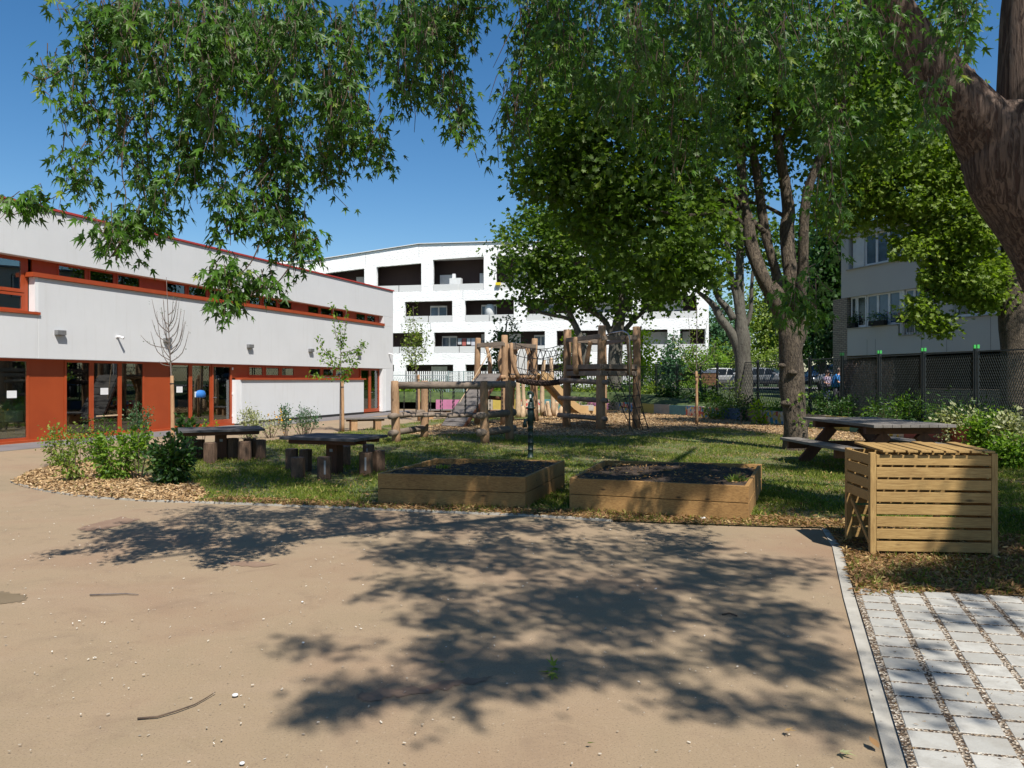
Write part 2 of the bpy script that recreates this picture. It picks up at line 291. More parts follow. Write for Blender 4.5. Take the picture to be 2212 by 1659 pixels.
def empty(name, loc, rz=0.0, local=False):
    o = bpy.data.objects.new(name, None); COL.objects.link(o); o.location = loc; o.rotation_euler = (0, 0, rz)
    o.empty_display_size = 0.2; ORG[o.name] = Vector((0, 0, 0)) if local else Vector(loc); return o
def tag(o, label=None, cat=None, group=None, kind=None):
    for k, v in (('label', label), ('category', cat), ('group', group), ('kind', kind)):
        if v: o[k] = v
    return o
def copy_tree(o, parent=None):
    c = o.copy(); COL.objects.link(c); ORG[c.name] = ORG[o.name]
    if parent is not None: c.parent = parent
    for ch in list(o.children): copy_tree(ch, c)
    return c
def inpoly(xy, poly):
    x, y = xy[:, 0], xy[:, 1]; ins = np.zeros(len(x), bool); j = len(poly) - 1
    for i in range(len(poly)):
        xi, yi = poly[i][0], poly[i][1]; xj, yj = poly[j][0], poly[j][1]
        if yi != yj:
            c = ((yi > y) != (yj > y)) & (x < (xj - xi) * (y - yi) / (yj - yi) + xi); ins ^= c
        j = i
    return ins

# ---------------- leaf meshes ----------------
def _fan(outline, cen, fold=0.06):
    v = [(cen[0], cen[1], -fold)] + [(x, y, fold * abs(x) * 2) for x, y in outline]; n = len(outline)
    return np.array(v), np.array([(0, 1 + i, 1 + (i + 1) % n) for i in range(n)])
def _star(lobes, sinus, wid, detail):
    pts = []; L = sorted(lobes)
    for i, (a, r) in enumerate(L):
        if detail: pts += [(a - wid, r * 0.55), (a - wid * .45, r * 0.66), (a, r), (a + wid * .45, r * 0.66), (a + wid, r * 0.55)]
        else: pts += [(a, r)]
        a2 = L[(i + 1) % len(L)][0] + (360 if i == len(L) - 1 else 0)
        pts.append(((a + a2) / 2, sinus if i < len(L) - 1 else 0.16))
    return [(r * math.cos(R(a)), 0.36 + r * math.sin(R(a))) for a, r in pts]
LB = [(-12, .34), (42, .62), (90, .80), (138, .62), (192, .34)]
LEAF = {
 'maple': _fan(_star(LB, 0.19, 11, True), (0, .36)),
 'maple_s': _fan(_star(LB, 0.2, 13, False), (0, .36)),
 'plane': _fan(_star([(-15, .5), (38, .6), (90, .66), (142, .6), (195, .5)], 0.36, 10, False), (0, .36)),
 'oval': _fan([(0, 0), (.24, .28), (.26, .6), (0, 1), (-.26, .6), (-.24, .28)], (0, .5), 0.08),
 'lance': _fan([(0, 0), (.13, .35), (.1, .7), (0, 1), (-.1, .7), (-.13, .35)], (0, .5), 0.05),
 'quad': (np.array([(0, 0, 0), (.38, .5, .1), (0, 1, 0), (-.38, .5, .1)]), np.array([(0, 1, 2), (0, 2, 3)])),
 'blade': (np.array([(-.12, 0, 0), (.12, 0, 0), (0.05, 1, .25)]), np.array([(0, 1, 2)])),
 'chip': (np.array([(-.25, 0, 0), (.25, .05, 0), (.2, 1, 0), (-.2, .9, 0)]), np.array([(0, 1, 2), (0, 2, 3)])),
}
def leafmesh(name, pts, size, tipdir, nrm, kind, mat, parent=None, org=None, rnd=None):
    pts = np.asarray(pts, float); n = len(pts); tv, tf = LEAF[kind]
    size = np.broadcast_to(size, (n,)).astype(float)
    t = tipdir / np.linalg.norm(tipdir, axis=1, keepdims=True)
    nn = nrm - (nrm * t).sum(1, keepdims=True) * t; nn /= (np.linalg.norm(nn, axis=1, keepdims=True) + 1e-9)
    sx = np.cross(t, nn)
    V = pts[:, None, :] + size[:, None, None] * (tv[None, :, 0:1] * sx[:, None, :] + tv[None, :, 1:2] * t[:, None, :] + tv[None, :, 2:3] * nn[:, None, :])
    k = len(tv); Fc = (tf[None] + (np.arange(n) * k)[:, None, None]).reshape(-1, 3)
    V = V.reshape(-1, 3)
    if parent is not None: org = ORG[parent.name]
    elif org is None: org = Vector(((V[:, 0].min() + V[:, 0].max()) / 2, (V[:, 1].min() + V[:, 1].max()) / 2, V[:, 2].min()))
    V = V - np.array(org)
    me = bpy.data.meshes.new(name); me.vertices.add(len(V)); me.vertices.foreach_set('co', V.ravel())
    me.loops.add(len(Fc) * 3); me.loops.foreach_set('vertex_index', Fc.ravel().astype(np.int32))
    me.polygons.add(len(Fc)); me.polygons.foreach_set('loop_start', np.arange(0, len(Fc) * 3, 3, dtype=np.int32))
    me.update(calc_edges=True)
    if rnd is None: rnd = RNG.random(n)
    at = me.attributes.new('rnd', 'FLOAT', 'FACE'); at.data.foreach_set('value', np.repeat(rnd, len(tf)).astype(np.float32))
    me.materials.append(mat); o = bpy.data.objects.new(name, me); COL.objects.link(o)
    if parent is not None: o.parent = parent
    else: o.location = org
    ORG[o.name] = Vector(org); return o
def g3(n, sx=1, sy=1, sz=1): return RNG.normal(size=(n, 3)) * np.array([sx, sy, sz])
def crown_points(ells, nclus, nleaf, crad, shell=0.55):
    """ells: list of (cx,cy,cz,rx,ry,rz,weight)"""
    w = np.array([e[6] for e in ells], float); w /= w.sum(); ids = RNG.choice(len(ells), nclus, p=w); E = np.array(ells, float)[ids]
    d = g3(nclus); d /= np.linalg.norm(d, axis=1, keepdims=True); r = (shell ** 3 + (1 - shell ** 3) * RNG.random(nclus)) ** (1 / 3) * RNG.uniform(.85, 1.1, nclus)
    c = E[:, :3] + d * E[:, 3:6] * r[:, None]
    cs = crad * RNG.uniform(.55, 1.35, nclus)
    pts = np.repeat(c, nleaf, 0) + g3(nclus * nleaf, 1, 1, .6) * np.repeat(cs, nleaf)[:, None] * .6
    out = np.repeat(d, nleaf, 0); clr = np.repeat(RNG.random(nclus), nleaf); return pts, out, clr, c
def crown(name, ells, nclus, nleaf, crad, lsize, kind, mat, parent, shell=0.55, keep=None):
    pts, out, clr, c = crown_points(ells, nclus, nleaf, crad, shell)
    if keep is not None:
        k = keep(pts); pts, out, clr = pts[k], out[k], clr[k]
    n = len(pts); tip = out * .5 + g3(n) * .6 + np.array([0, 0, -.55]); nr = g3(n) * .7 + np.array([0, 0, .9]) + out * .4
    leafmesh(name, pts, lsize * RNG.uniform(.65, 1.2, n), tip, nr, kind, mat, parent, rnd=np.clip(clr * .5 + RNG.random(n) * .5, 0, 1)); return c
# ================= GROUND =================
MB().add([(-80, -30, 0), (80, -30, 0), (80, 60, 0), (-80, 60, 0)], [(0, 1, 2, 3)]).build('playground_surface', M['asphalt'], org=(0, 0, 0))['kind'] = 'structure'
MB().add([(-900, -900, -0.3), (900, -900, -.3), (900, 900, -.3), (-900, 900, -.3)], [(0, 1, 2, 3)]).build('ground', M['terrace'], org=(0, 0, -.3))['kind'] = 'structure'
A = G(0, 962); B = Vector((-6.14, 39.7, 0)); SE = (B - A).normalized(); SL = (B - A).length
SN = Vector((SE.y, -SE.x, 0))
# grey strip beside the school
q = [A - SE * 9 + SN * .0, A + SE * (SL + 1.5), A + SE * (SL + 1.5) + SN * 1.5, A - SE * 9 + SN * 1.5]
MB().add([(p.x, p.y, .004) for p in q], [(3, 2, 1, 0)]).build('footpath', M['greyasphalt'], org=(0, 0, 0))['kind'] = 'structure'
q = [A - SE * 9 + SN * 1.5, A + SE * (SL + 1.5) + SN * 1.5, A + SE * (SL + 1.5) + SN * 1.62, A - SE * 9 + SN * 1.62]
MB().add([(p.x, p.y, .005) for p in q], [(3, 2, 1, 0)]).build('drain_channel', M['parking'], org=(0, 0, 0))['kind'] = 'structure'
# lawn outline
front = [(22, 1042), (47, 1050.6), (87, 1060.5), (149, 1070), (211, 1077), (322, 1084), (422, 1087), (549, 1091.5), (768, 1100), (950, 1108), (1125, 1115), (1324, 1127), (1500, 1134), (1663, 1139.5), (1775, 1142)]
FR = [G(*p) for p in front]
bandR = [G(1790, 1147), G(1822, 1193), G(1849, 1293)]
back = [(1115, 898), (972, 903), (921, 910), (828, 921), (742, 934), (642, 949), (560, 955), (430, 975), (310, 990), (180, 996), (119, 1005), (60, 1022)]
BK = [G(*p) for p in back]
WALL = [(-4.2, 42.4), (.5, 42.6), (5.3, 42.0), (6.4, 38.6), (7.9, 35), (9.2, 31), (9.9, 28), (10.4, 25.5), (10.8, 22.8), (11.3, 19), (11.7, 15), (12.0, 10), (12.2, 2)]
lawn = [(p.x, p.y) for p in FR] + [(p.x, p.y) for p in bandR] + [(3.4, 5.9), (5.2, 5.5), (8, 5.0), (12.3, 4.1)] + [w for w in reversed(WALL[2:-1])] + [(3.4, 41.6)] + [(p.x, p.y) for p in BK]
def sheet(name, poly, z, mat, kind='structure'):
    from mathutils.geometry import tessellate_polygon
    tr = tessellate_polygon([[Vector((x, y, 0)) for x, y in poly]])
    o = MB().add([(x, y, z) for x, y in poly], [tuple(t) for t in tr]).build(name, mat, org=(0, 0, 0))
    me = o.data
    import bmesh as bm_; bm = bm_.new(); bm.from_mesh(me); bm_.ops.recalc_face_normals(bm, faces=bm.faces)
    if sum(f.normal.z for f in bm.faces) < 0: bm_.ops.reverse_faces(bm, faces=bm.faces)
    bm.to_mesh(me); bm.free(); o['kind'] = kind; return o
sheet('lawn', lawn, 0.008, M['lawn'])
tip = [(p.x, p.y) for p in FR[:7]] + [tuple(G(450, 1070).xy), tuple(G(420, 1045).xy), tuple(G(330, 1030).xy), tuple(G(255, 1010).xy), tuple(G(250, 1000).xy), tuple(G(180, 996.2).xy), tuple(G(119, 1005.2).xy), tuple(G(60, 1022).xy)]
sheet('mulch_bed', tip, 0.013, M['mulch'])
tower = [tuple(G(x, y).xy) for x, y in ((850, 938), (960, 940), (1080, 938), (1210, 943), (1330, 944), (1440, 935), (1560, 925), (1640, 935), (1780, 950), (1950, 960), (2050, 985), (2250, 1010))] + [(12.0, 10), (11.7, 15), (11.25, 19), (10.75, 22.8), (10.35, 25.5), (9.85, 28), (9.15, 31), (7.85, 35), (6.35, 38.6), (5.2, 41.9), (3, 41.3), (2.4, 38), tuple(G(1130, 906).xy), tuple(G(1000, 913).xy), tuple(G(900, 922).xy)]
sheet('mulch_area', tower, 0.013, M['mulch'])
sheet('mulch_strip', [tuple(G(x, y).xy) for x, y in ((470, 968), (560, 962), (640, 957), (740, 942), (742, 934.5), (642, 949.5), (560, 955.5), (455, 972))], 0.014, M['mulch'])
litter = [(p.x, p.y) for p in FR[6:]] + [(p.x, p.y) for p in bandR] + [(3.4, 5.9), (5.2, 5.5), (8, 5.0), (9, 7.2), (6, 7.6), (5, 8.2), (4.2, 8.8), (3.2, 9.2), (1.5, 9.35), (0, 9.75), (-1.8, 10.15), (-4, 10.75)]
sheet('leaf_litter_ground', litter, 0.016, M['litter'])
# kerbs (flush concrete edging)
def strip(name, pts, w, z, mat, h=0.0, side=1):
    vs = []; n = len(pts)
    for i, p in enumerate(pts):
        d = (pts[min(i + 1, n - 1)] - pts[max(i - 1, 0)]).normalized(); nn = Vector((-d.y, d.x, 0)) * side
        vs += [(p.x, p.y, z), (p.x + nn.x * w, p.y + nn.y * w, z), (p.x, p.y, -.02), (p.x + nn.x * w, p.y + nn.y * w, -.02)]
    fs = []
    for i in range(n - 1):
        a, b = 4 * i, 4 * i + 4; fs += [(a, b, b + 1, a + 1), (a + 2, b + 2, b, a), (a + 1, b + 1, b + 3, a + 3)]
    o = MB().add(vs, fs).build(name, mat, org=(0, 0, 0)); o['kind'] = 'structure'; return o
strip('kerb', FR[:12], .07, .021, M['concrete'])
bandL = [G(1775, 1142), G(1798, 1183), G(1822, 1293.7), G(1855.8, 1418.7), G(1916.7, 1659)]; bandL.append(bandL[-1] + (bandL[-1] - bandL[-2]) * 2.5)
strip('kerb_band', bandL, .082, .012, M['concrete'])
# paving slabs
o0 = G(1849, 1277); ec = Vector((1.55, 4.3, 0)).normalized(); er = Vector((1.17, -.26, 0)).normalized()
gp = [o0 - er * .02 + ec * .02, o0 + er * 5 + ec * .02, o0 + er * 5 - ec * 7, o0 - er * .02 - ec * 7]
MB().add([(p.x, p.y, .0232) for p in gp], [(3, 2, 1, 0)]).build('paving_joint_gravel', M['gravel'], org=(0, 0, 0))['kind'] = 'structure'
mb = MB(); rn = []
cw, cg, rh, rg = .195, .033, .172, .026; ccount = 0
for c in range(20):
    for r in range(34):
        p = o0 + er * (.02 + c * (cw + cg) + random.uniform(-.002, .002)) - ec * (r * (rh + rg) + random.uniform(-.003, .003))
        z = .0265 + random.uniform(-.0015, .0015); b_ = .006
        c4 = [p - ec * rh, p + er * cw - ec * rh, p + er * cw, p]; cen = sum(c4, Vector()) / 4
        top = [Vector((cen.x + (v.x - cen.x) * .95, cen.y + (v.y - cen.y) * .95, z)) for v in c4]
        mid = [Vector((v.x, v.y, z - b_)) for v in c4]; bot = [Vector((v.x, v.y, 0)) for v in c4]
        mb.add(top + mid + bot, [(0, 1, 2, 3)] + [(4 + i, 4 + (i + 1) % 4, (i + 1) % 4, i) for i in range(4)] + [(8 + i, 8 + (i + 1) % 4, 4 + (i + 1) % 4, 4 + i) for i in range(4)]); rn += [random.random()] * 9
pv = mb.build('paving', M['slab'], org=(0, 0, 0)); pv['kind'] = 'structure'
pv.data.attributes.new('rnd', 'FLOAT', 'FACE').data.foreach_set('value', rn)
# raised terrace behind the painted wall
frontw = [Vector((x, y, 0)) for x, y in [(-12, 46), (-8, 43.5)] + WALL]; outer = [(-300, 150), (-250, 300), (-100, 400), (-20, 500), (60, 500), (120, 500), (200, 400), (250, 300), (300, 200), (300, 150), (300, 100), (300, 70), (300, 40), (300, 20), (300, 2)]
def tz(y, t): return .42 + .62 * min(max((y - 30) / 16, 0), 1) if t > 0 else .40
vs = []; ts = [0, .002, .006, .012, .02, .03, .045, .07, .1, .2, .5, 1]
for f, o_ in zip(frontw, outer):
    for t in ts: y = f.y + (o_[1] - f.y) * t; vs.append((f.x + (o_[0] - f.x) * t, y, tz(y, t)))
k = len(ts); fs = [(i * k + j, (i + 1) * k + j, (i + 1) * k + j + 1, i * k + j + 1) for i in range(len(frontw) - 1) for j in range(k - 1)]
fs = [tuple(reversed(f)) for f in fs]
o = MB().add(vs, fs).build('terrace_ground', M['terrace'], org=(0, 0, 0)); o['kind'] = 'structure'
MB().add([(3, 49, 1.055), (70, 49, 1.055), (70, 60.5, 1.055), (3, 60.5, 1.055)], [(0, 1, 2, 3)]).build('parking_area', M['parking'], org=(0, 0, 0))['kind'] = 'structure'

# ================= SCHOOL =================
school = empty('school_building', A, math.atan2(SE.y, SE.x), local=True)
tag(school, 'long low school building with pale grey walls and red window bands', 'building')
def S(x): u = (x - CX) / F; return (u * A.y - A.x) / (SE.x - u * SE.y)
def Zs(x, y): return CH + (HY - y) / F * (A.y + S(x) * SE.y)
s0 = -9.0; DP = .22
mb = MB()
mb.box(s0, SL, 0, .3, 4.84, 6.2)                       # top band
mb.box(S(82), SL, 0, .3, 2.2, 4.35)                    # middle band
mb.box(s0, S(82), 0, .3, 2.2, 3.36)
mb.box(S(828), SL, 0, .3, 4.35, 4.84)
mb.box(S(834), SL, 0, .3, .06, 2.2)
mb.box(S(521), S(786), 0, .3, .1, 1.64)                 # low wall
mb.box(SL - .3, SL, .3, 12, 0, 6.2)                    # end gable
mb.box(s0, s0 + .3, .3, 12, 0, 6.2); mb.box(s0 + .3, SL - .3, 11.7, 12, 0, 6.2)
mb.build('wall', M['render'], school, bevel=.012)
MB().box(s0, SL + .04, -.05, 12, 6.203, 6.26).build('roof', M['coping'], school)
mb = MB(); mb.box(s0 + .3, SL - .3, .303, 11.69, 2.62, 2.8); mb.build('floor_slab', M['interior'], school)
mb = MB(); mb.box(s0 + .3, SL - .3, .25, 6.5, -.02, .03); mb.build('interior_floor', M['intfloor'], school)
mb = MB(); mb.box(s0 + .3, SL - .3, 5.5, 5.6, .03, 2.61); mb.box(s0 + .3, SL - .3, 2.5, 2.6, 2.81, 6.1)
for xx in (78, 327, 517, 640): mb.box(S(xx) - .05, S(xx) + .05, .35, 5.49, .03, 2.6)
mb.build('interior_wall', M['interior'], school)
MB().box(S(521), S(786), .003, .2, 0, .097).build('plinth', M['dark'], school)
MB().box(S(834), SL, .003, .2, 0, .057).build('plinth', M['dark'], school)
# red sills
MB().box(S(68), S(829), -.06, .24, 4.353, 4.47).build('window_sill', M['redtrim'], school)
MB().box(s0, S(85), -.05, .24, 3.363, 3.43).build('window_sill', M['redtrim'], school)
MB().box(S(519.5), S(789), -.06, .24, 1.643, 1.71).build('window_sill', M['redtrim'], school)
MB().box(s0, S(511), .1, .24, -.01, .06).build('threshold', M['redtrim'], school)
def window(s_0, s_1, z0, z1, y=DP, fw=.05, fr='redtrim', pane='glass', parent=school, label=None, papers=(), tilt=0):
    m = MB(); d = .06
    m.box(s_0, s_0 + fw, y, y + d, z0, z1); m.box(s_1 - fw, s_1, y, y + d, z0, z1)
    m.box(s_0 + fw, s_1 - fw, y, y + d, z0, z0 + fw); m.box(s_0 + fw, s_1 - fw, y, y + d, z1 - fw, z1)
    w = m.build('window', M[fr], parent)
    MB().box(s_0 + fw, s_1 - fw, y + .025, y + .032, z0 + fw, z1 - fw).build('pane', M[pane], w)
    for (a, b, c, d_) in papers: MB().box(a, b, y + .018, y + .022, c, d_).build('paper_sheet', M['whitepaint'], w)
    return w
def panel(s_0, s_1, z0, z1, y=DP + .015, m='red', parent=school): return MB().box(s_0, s_1, y, y + .05, z0, z1).build('facade_panel', M[m], parent)
# upper strip: fillers between the small panes
grp = [(141, 197), (208, 258), (268, 314), (372, 412), (420, 457), (465, 500), (549.5, 573), (580, 608), (614, 640), (675.5, 698), (703, 726), (731, 751), (779, 797.5), (802, 819)]
prev = S(84)
for a, b in grp:
    a_, b_ = S(a), S(b); panel(prev, a_ - .05, 4.47, 4.84); window(a_ - .05, b_ + .05, 4.47, 4.84, fw=.05); prev = b_ + .05
panel(prev, S(828), 4.47, 4.84)
mb = MB(); mb.box(S(76), S(82), .003, .22, 3.44, 4.35); mb.build('window_reveal', M['whitepaint'], school)
# big left first-floor windows
window(S(-160), S(66), 3.93, 4.84, fw=.09); window(S(-160), S(66), 3.43, 3.91, fw=.07); panel(S(66) + .003, S(75), 3.43, 4.84, m='redtrim')
panel(s0 + .3, S(-160) - .003, 3.43, 4.84)
# ground-floor glazing
def gp_(a, b, y0, y1): return (S(a), S(b), Zs((a + b) / 2, y1), Zs((a + b) / 2, y0))
for a, b in ((-150, 4), (78, 152), (325, 379)): panel(S(a), S(b), .06, 2.2)
window(S(7), S(77), .06, 2.2, fw=.07, papers=[gp_(30, 51, 844, 860)])
window(S(152.8), S(211), .06, 2.2, fw=.07)
window(S(211) + .004, S(272), .06, 2.2, fw=.07, papers=[gp_(231, 247.5, 838, 852.5)])
window(S(272) + .004, S(324.5), .06, 2.2, fw=.06)
window(S(379.4), S(423.5), .06, 2.2, fw=.07, papers=[gp_(394, 407, 835, 848)])
window(S(423.5) + .004, S(468), .06, 2.2, fw=.07, papers=[gp_(433, 445, 846, 858)])
def door(s_0, s_1, leafs=1, lx=None):
    m = MB(); y = DP - .03; d = .09; fw = .08
    m.box(s_0, s_0 + fw, y, y + d, .06, 2.2); m.box(s_1 - fw, s_1, y, y + d, .06, 2.2); m.box(s_0 + fw, s_1 - fw, y, y + d, 2.1, 2.2); m.box(s_0 + fw, s_1 - fw, y, y + d, .06, .22)
    if leafs == 2: c = (s_0 + s_1) / 2; m.box(c - .1, c + .1, y, y + d, .22, 2.1)
    dr = m.build('door', M['redtrim'], school, bevel=.006)
    MB().box(s_0 + fw, s_1 - fw, y + .04, y + .048, .22, 2.1).build('pane', M['glass'], dr)
    h = MB(); hx = s_0 + .04 if leafs == 1 else (s_0 + s_1) / 2 + .05
    h.tube([(hx, y - .002, 1.02), (hx, y - .05, 1.02), (hx + .11, y - .05, 1.02)], .012, 8); h.build('handle', M['steel'], dr)
    hg = MB()
    for z in (.3, 1.1, 2.0): hg.box(s_1 - .02, s_1 + .03, y - .03, y - .002, z, z + .09)
    hg.build('hinge', M['whitepaint'], dr); return dr
door(S(468) + .004, S(511), 1); door(S(786) + .01, S(827), 2)
mb = MB(); mb.box(S(511) + .004, S(520.5), .01, .2, .05, 1.64); mb.build('window_reveal', M['whitepaint'], school)
mb = MB(); mb.box(S(827) + .004, S(834) - .004, .005, .2, .05, 2.195); mb.build('window_reveal', M['whitepaint'], school)
panel(S(511) + .004, S(549.5) - .05, 1.71, 2.2); prev = S(549.5) - .05
for a, b in ((549.5, 578), (585.5, 613), (619.5, 645), (680, 702), (708, 730), (735, 755)):
    a_, b_ = S(a), S(b)
    if a_ - .05 > prev + .02: panel(prev + .002, a_ - .052, 1.71, 2.2)
    window(a_ - .05, b_ + .05, 1.78, 2.16, fw=.05); prev = b_ + .05
panel(prev + .002, S(786) + .006, 1.71, 2.2)
MB().box(S(549.5) - .05, S(755) + .05, DP + .02, DP + .05, 1.71, 1.78).build('window_rail', M['red'], school)
MB().box(S(549.5) - .05, S(755) + .05, DP + .02, DP + .05, 2.16, 2.2).build('window_rail', M['red'], school)
# items on the wall
def sw(s, o, z): return A + SE * s + SN * o + Vector((0, 0, z))
lights = [(127, 719), (359, 735), (538, 748), (670, 757), (774.5, 764)]
desc = ['leftmost dark grey box light on the school wall', 'dark grey box light on the wall behind the bare young tree', 'middle dark grey box light on the school wall, right of the bare young tree', 'dark grey box light on the wall just left of the leafy staked young tree', 'dark grey box light nearest the far corner of the school wall']
for (x, y), d in zip(lights, desc):
    s, z = S(x), Zs(x, y); e = empty('wall_light', sw(s, 0, z), math.atan2(SE.y, SE.x), local=True); tag(e, d, 'wall light', 'box lights on the school wall')
    MB().box(-.14, .14, -.12, 0, -.06, .07).build('housing', M['greymetal'], e, bevel=.008); MB().box(-.11, .11, -.10, -.02, -.068, -.0605).build('lens', M['darkglass'], e)
for (x, y), d in zip([(253, 727), (840, 764)], ['small white camera on the school wall left of the bare young tree', 'small white camera on the school wall next to the far corner']):
    s, z = S(x), Zs(x, y); e = empty('security_camera', sw(s, 0, z), math.atan2(SE.y, SE.x), local=True); tag(e, d, 'camera', 'cameras on the school wall')
    MB().box(-.05, .05, -.03, 0, -.03, .03).build('mount', M['whitepaint'], e); MB().tube([(0, -.03, 0), (.01, -.1, -.01), (.05, -.2, -.05)], [.03, .035, .04], 10).build('camera_body', M['whitepaint'], e)
# things inside the classrooms, seen through the glass
def inside(x, y, dep):
    s = S(x); base = A + SE * s; return base, s
def itembox(name, label, cat, x, zr, dep, w, mats, z0, d=.4):
    s = S(x); e = empty(name, sw(s, -dep, z0), math.atan2(SE.y, SE.x), local=True); tag(e, label, cat); return e
e = itembox('storage_box', 'clear plastic storage box on a low grey cabinet behind the leftmost window', 'box', 58, 0, .6, .6, None, .55); m = MB()
m.prism([(-.3, -.2), (.3, -.2), (.3, .2), (-.3, .2)], 0, .26); m.build('container', M['shutter'], e); MB().box(-.33, .33, -.22, .22, .261, .29).build('lid', M['whitepaint'], e)
e = itembox('low_cabinet', 'low grey cabinet behind the leftmost window', 'cabinet', 60, 0, .6, .6, None, .03); MB().box(-.55, .4, -.22, .22, 0, .5).build('cabinet_body', M['interior'], e); MB().box(-.08, .36, -.24, -.221, .05, .45).build('cabinet_door', M['greymetal'], e)
e = itembox('toy_digger', 'yellow plastic toy by the low cabinet behind the leftmost window', 'toy', 54, 0, .42, .3, None, .03)
MB().box(-.22, .22, -.08, .08, .06, .2).box(-.2, 0, -.07, .07, .2, .34).bar((.05, 0, .2), (.3, 0, .3), .05, .05).build('toy_body', paintmat('toy_yellow', (.6, .38, .03)), e)
mm = MB()
for sx in (-.15, .15):
    for sy in (-.1, .1): mm.lathe((0, 0, 0), [(.001, 0), (.001, .001)]) if False else mm.tube([(sx, sy - .02, .06), (sx, sy + .02, .06)], .06, 10)
mm.build('wheels', M['tyre'], e)
e = itembox('dolls_house', 'wooden dolls house with a red roof, seen through the classroom window', 'toy house', 252, 0, .48, .5, None, .62)
MB().box(-.35, -.31, -.15, .15, 0, .3).box(.31, .35, -.15, .15, 0, .3).box(-.35, .35, -.15, .15, -.02, .0).box(-.35, .35, .13, .15, 0, .3).box(-.31, .31, -.15, .13, .15, .17).build('house_frame', M['palelog'], e)
MB().bar((-.42, 0, .28), (.05, 0, .52), .36, .03).bar((.42, 0, .28), (.05, 0, .52), .36, .03).build('roof', paintmat('toy_red', (.5, .04, .03)), e)
e = itembox('small_table', 'small pale table carrying the dolls house indoors', 'table', 252, 0, .48, .5, None, .03)
MB().box(-.5, .5, -.25, .25, .53, .57).build('tabletop', M['palelog'], e, bevel=.01)
for sx in (-.44, .4):
    for sy in (-.2, .16): MB().box(sx, sx + .04, sy, sy + .04, 0, .528).build('leg', M['palelog'], e)
e = itembox('cork_board', 'tan board on legs behind the window beside the glazed door', 'board', 448, 0, .42, .5, None, .03)
MB().box(-.5, .5, -.02, .02, .5, 1.0).build('board', paintmat('cork', (.42, .27, .12)), e)
for sx in (-.48, .44): MB().box(sx, sx + .04, -.02, .02, 0, .498).build('leg', M['palelog'], e)
e = itembox('blue_bin', 'blue round-topped plastic tub on the tan board', 'tub', 446, 0, .42, .4, None, 1.032); MB().lathe((0, 0, 0), [(.26, 0), (.3, .02), (.3, .14), (.26, .23), (.14, .27), (.02, .28)]).build('tub', paintmat('blue_plastic', (.02, .16, .5)), e, smooth=True)
e = itembox('wall_dispenser', 'cyan plastic dispenser behind the glass of the classroom door', 'dispenser', 497, 0, .55, .3, None, .95)
MB().box(-.25, .25, -.1, .1, 0, .22).box(-.2, .2, -.12, .08, .221, .3).build('dispenser_body', paintmat('cyan_plastic', (.02, .35, .5)), e, bevel=.02)

e = itembox('folding_screen', 'pale mint screen standing behind the glass of the classroom door', 'screen', 494, 0, .75, .3, None, .032)
MB().box(-.55, .75, -.02, .02, .05, 1.75).build('screen_board', paintmat('mint_board', (.42, .58, .50)), e)
for sx in (-.5, .66): MB().box(sx, sx + .04, -.15, .15, 0, .048).build('foot', M['greymetal'], e)
# ================= WHITE APARTMENT BLOCK =================
a2 = Vector(((590 - CX) / F * 69.7, 69.7, 0)); b2 = Vector(((1531 - CX) / F * 61.5, 61.5, 0)); E2 = (b2 - a2).normalized(); L2 = (b2 - a2).length
apt = empty('apartment_building', a2, math.atan2(E2.y, E2.x), local=True)
tag(apt, 'bright white apartment block with four rows of dark recessed balconies behind the playground', 'building')
def S2(x): u = (x - CX) / F; return (u * a2.y - a2.x) / (E2.x - u * E2.y)
def Z2(x, y): return CH + (HY - y) / F * (a2.y + S2(x) * E2.y)
rows = {'A': [(590, 678), (703, 787), (813, 910), (935, 1045), (1071, 1180), (1205, 1312), (1337, 1442), (1467, 1520)],
        'B': [(620, 720), (745, 849), (874, 977), (1004, 1110), (1137, 1240), (1265, 1365), (1385, 1505)],
        'C': [(690, 790), (813, 912), (937, 1047), (1073, 1177), (1202, 1308), (1333, 1442), (1469, 1524)],
        'D': [(620, 720), (745, 851), (876, 979), (1005, 1110), (1137, 1240), (1265, 1370), (1413, 1505)]}
zr = {'A': (9.31, None), 'B': (6.61, 8.43), 'C': (3.95, 5.72), 'D': (1.3, 2.94)}
def rooftop(s):
    xs = [(S2(590), 11.9), (S2(670), 12.25), (S2(905), 13.38), (S2(1075), 13.3), (L2, 12.6)]
    for (p, a), (q_, b) in zip(xs, xs[1:]):
        if s <= q_: return a + (b - a) * (s - p) / (q_ - p)
    return xs[-1][1]
def atop(s):
    xs = [(S2(590), 10.9), (S2(703), 11.15), (S2(813), 11.55), (S2(910), 11.75), (S2(935), 12.0), (S2(1045), 12.15), (L2, 11.6)]
    for (p, a), (q_, b) in zip(xs, xs[1:]):
        if s <= q_: return a + (b - a) * (s - p) / (q_ - p)
    return xs[-1][1]
T = .35; RD = 1.9
mb = MB()
mb.box(0, L2, 0, T, 8.43, 9.31); mb.box(0, L2, 0, T, 5.72, 6.61); mb.box(0, L2, 0, T, 2.94, 3.95); mb.box(0, L2, 0, T, 0, 1.3)
slabs = MB(); part = MB()
for z0, z1 in ((8.7, 9.0), (6.0, 6.3), (3.3, 3.6)): slabs.box(.01, L2 - .01, T, RD + .3, z0, z1)
slabs.box(.01, L2 - .01, T, RD + .3, 12.2, 12.35)
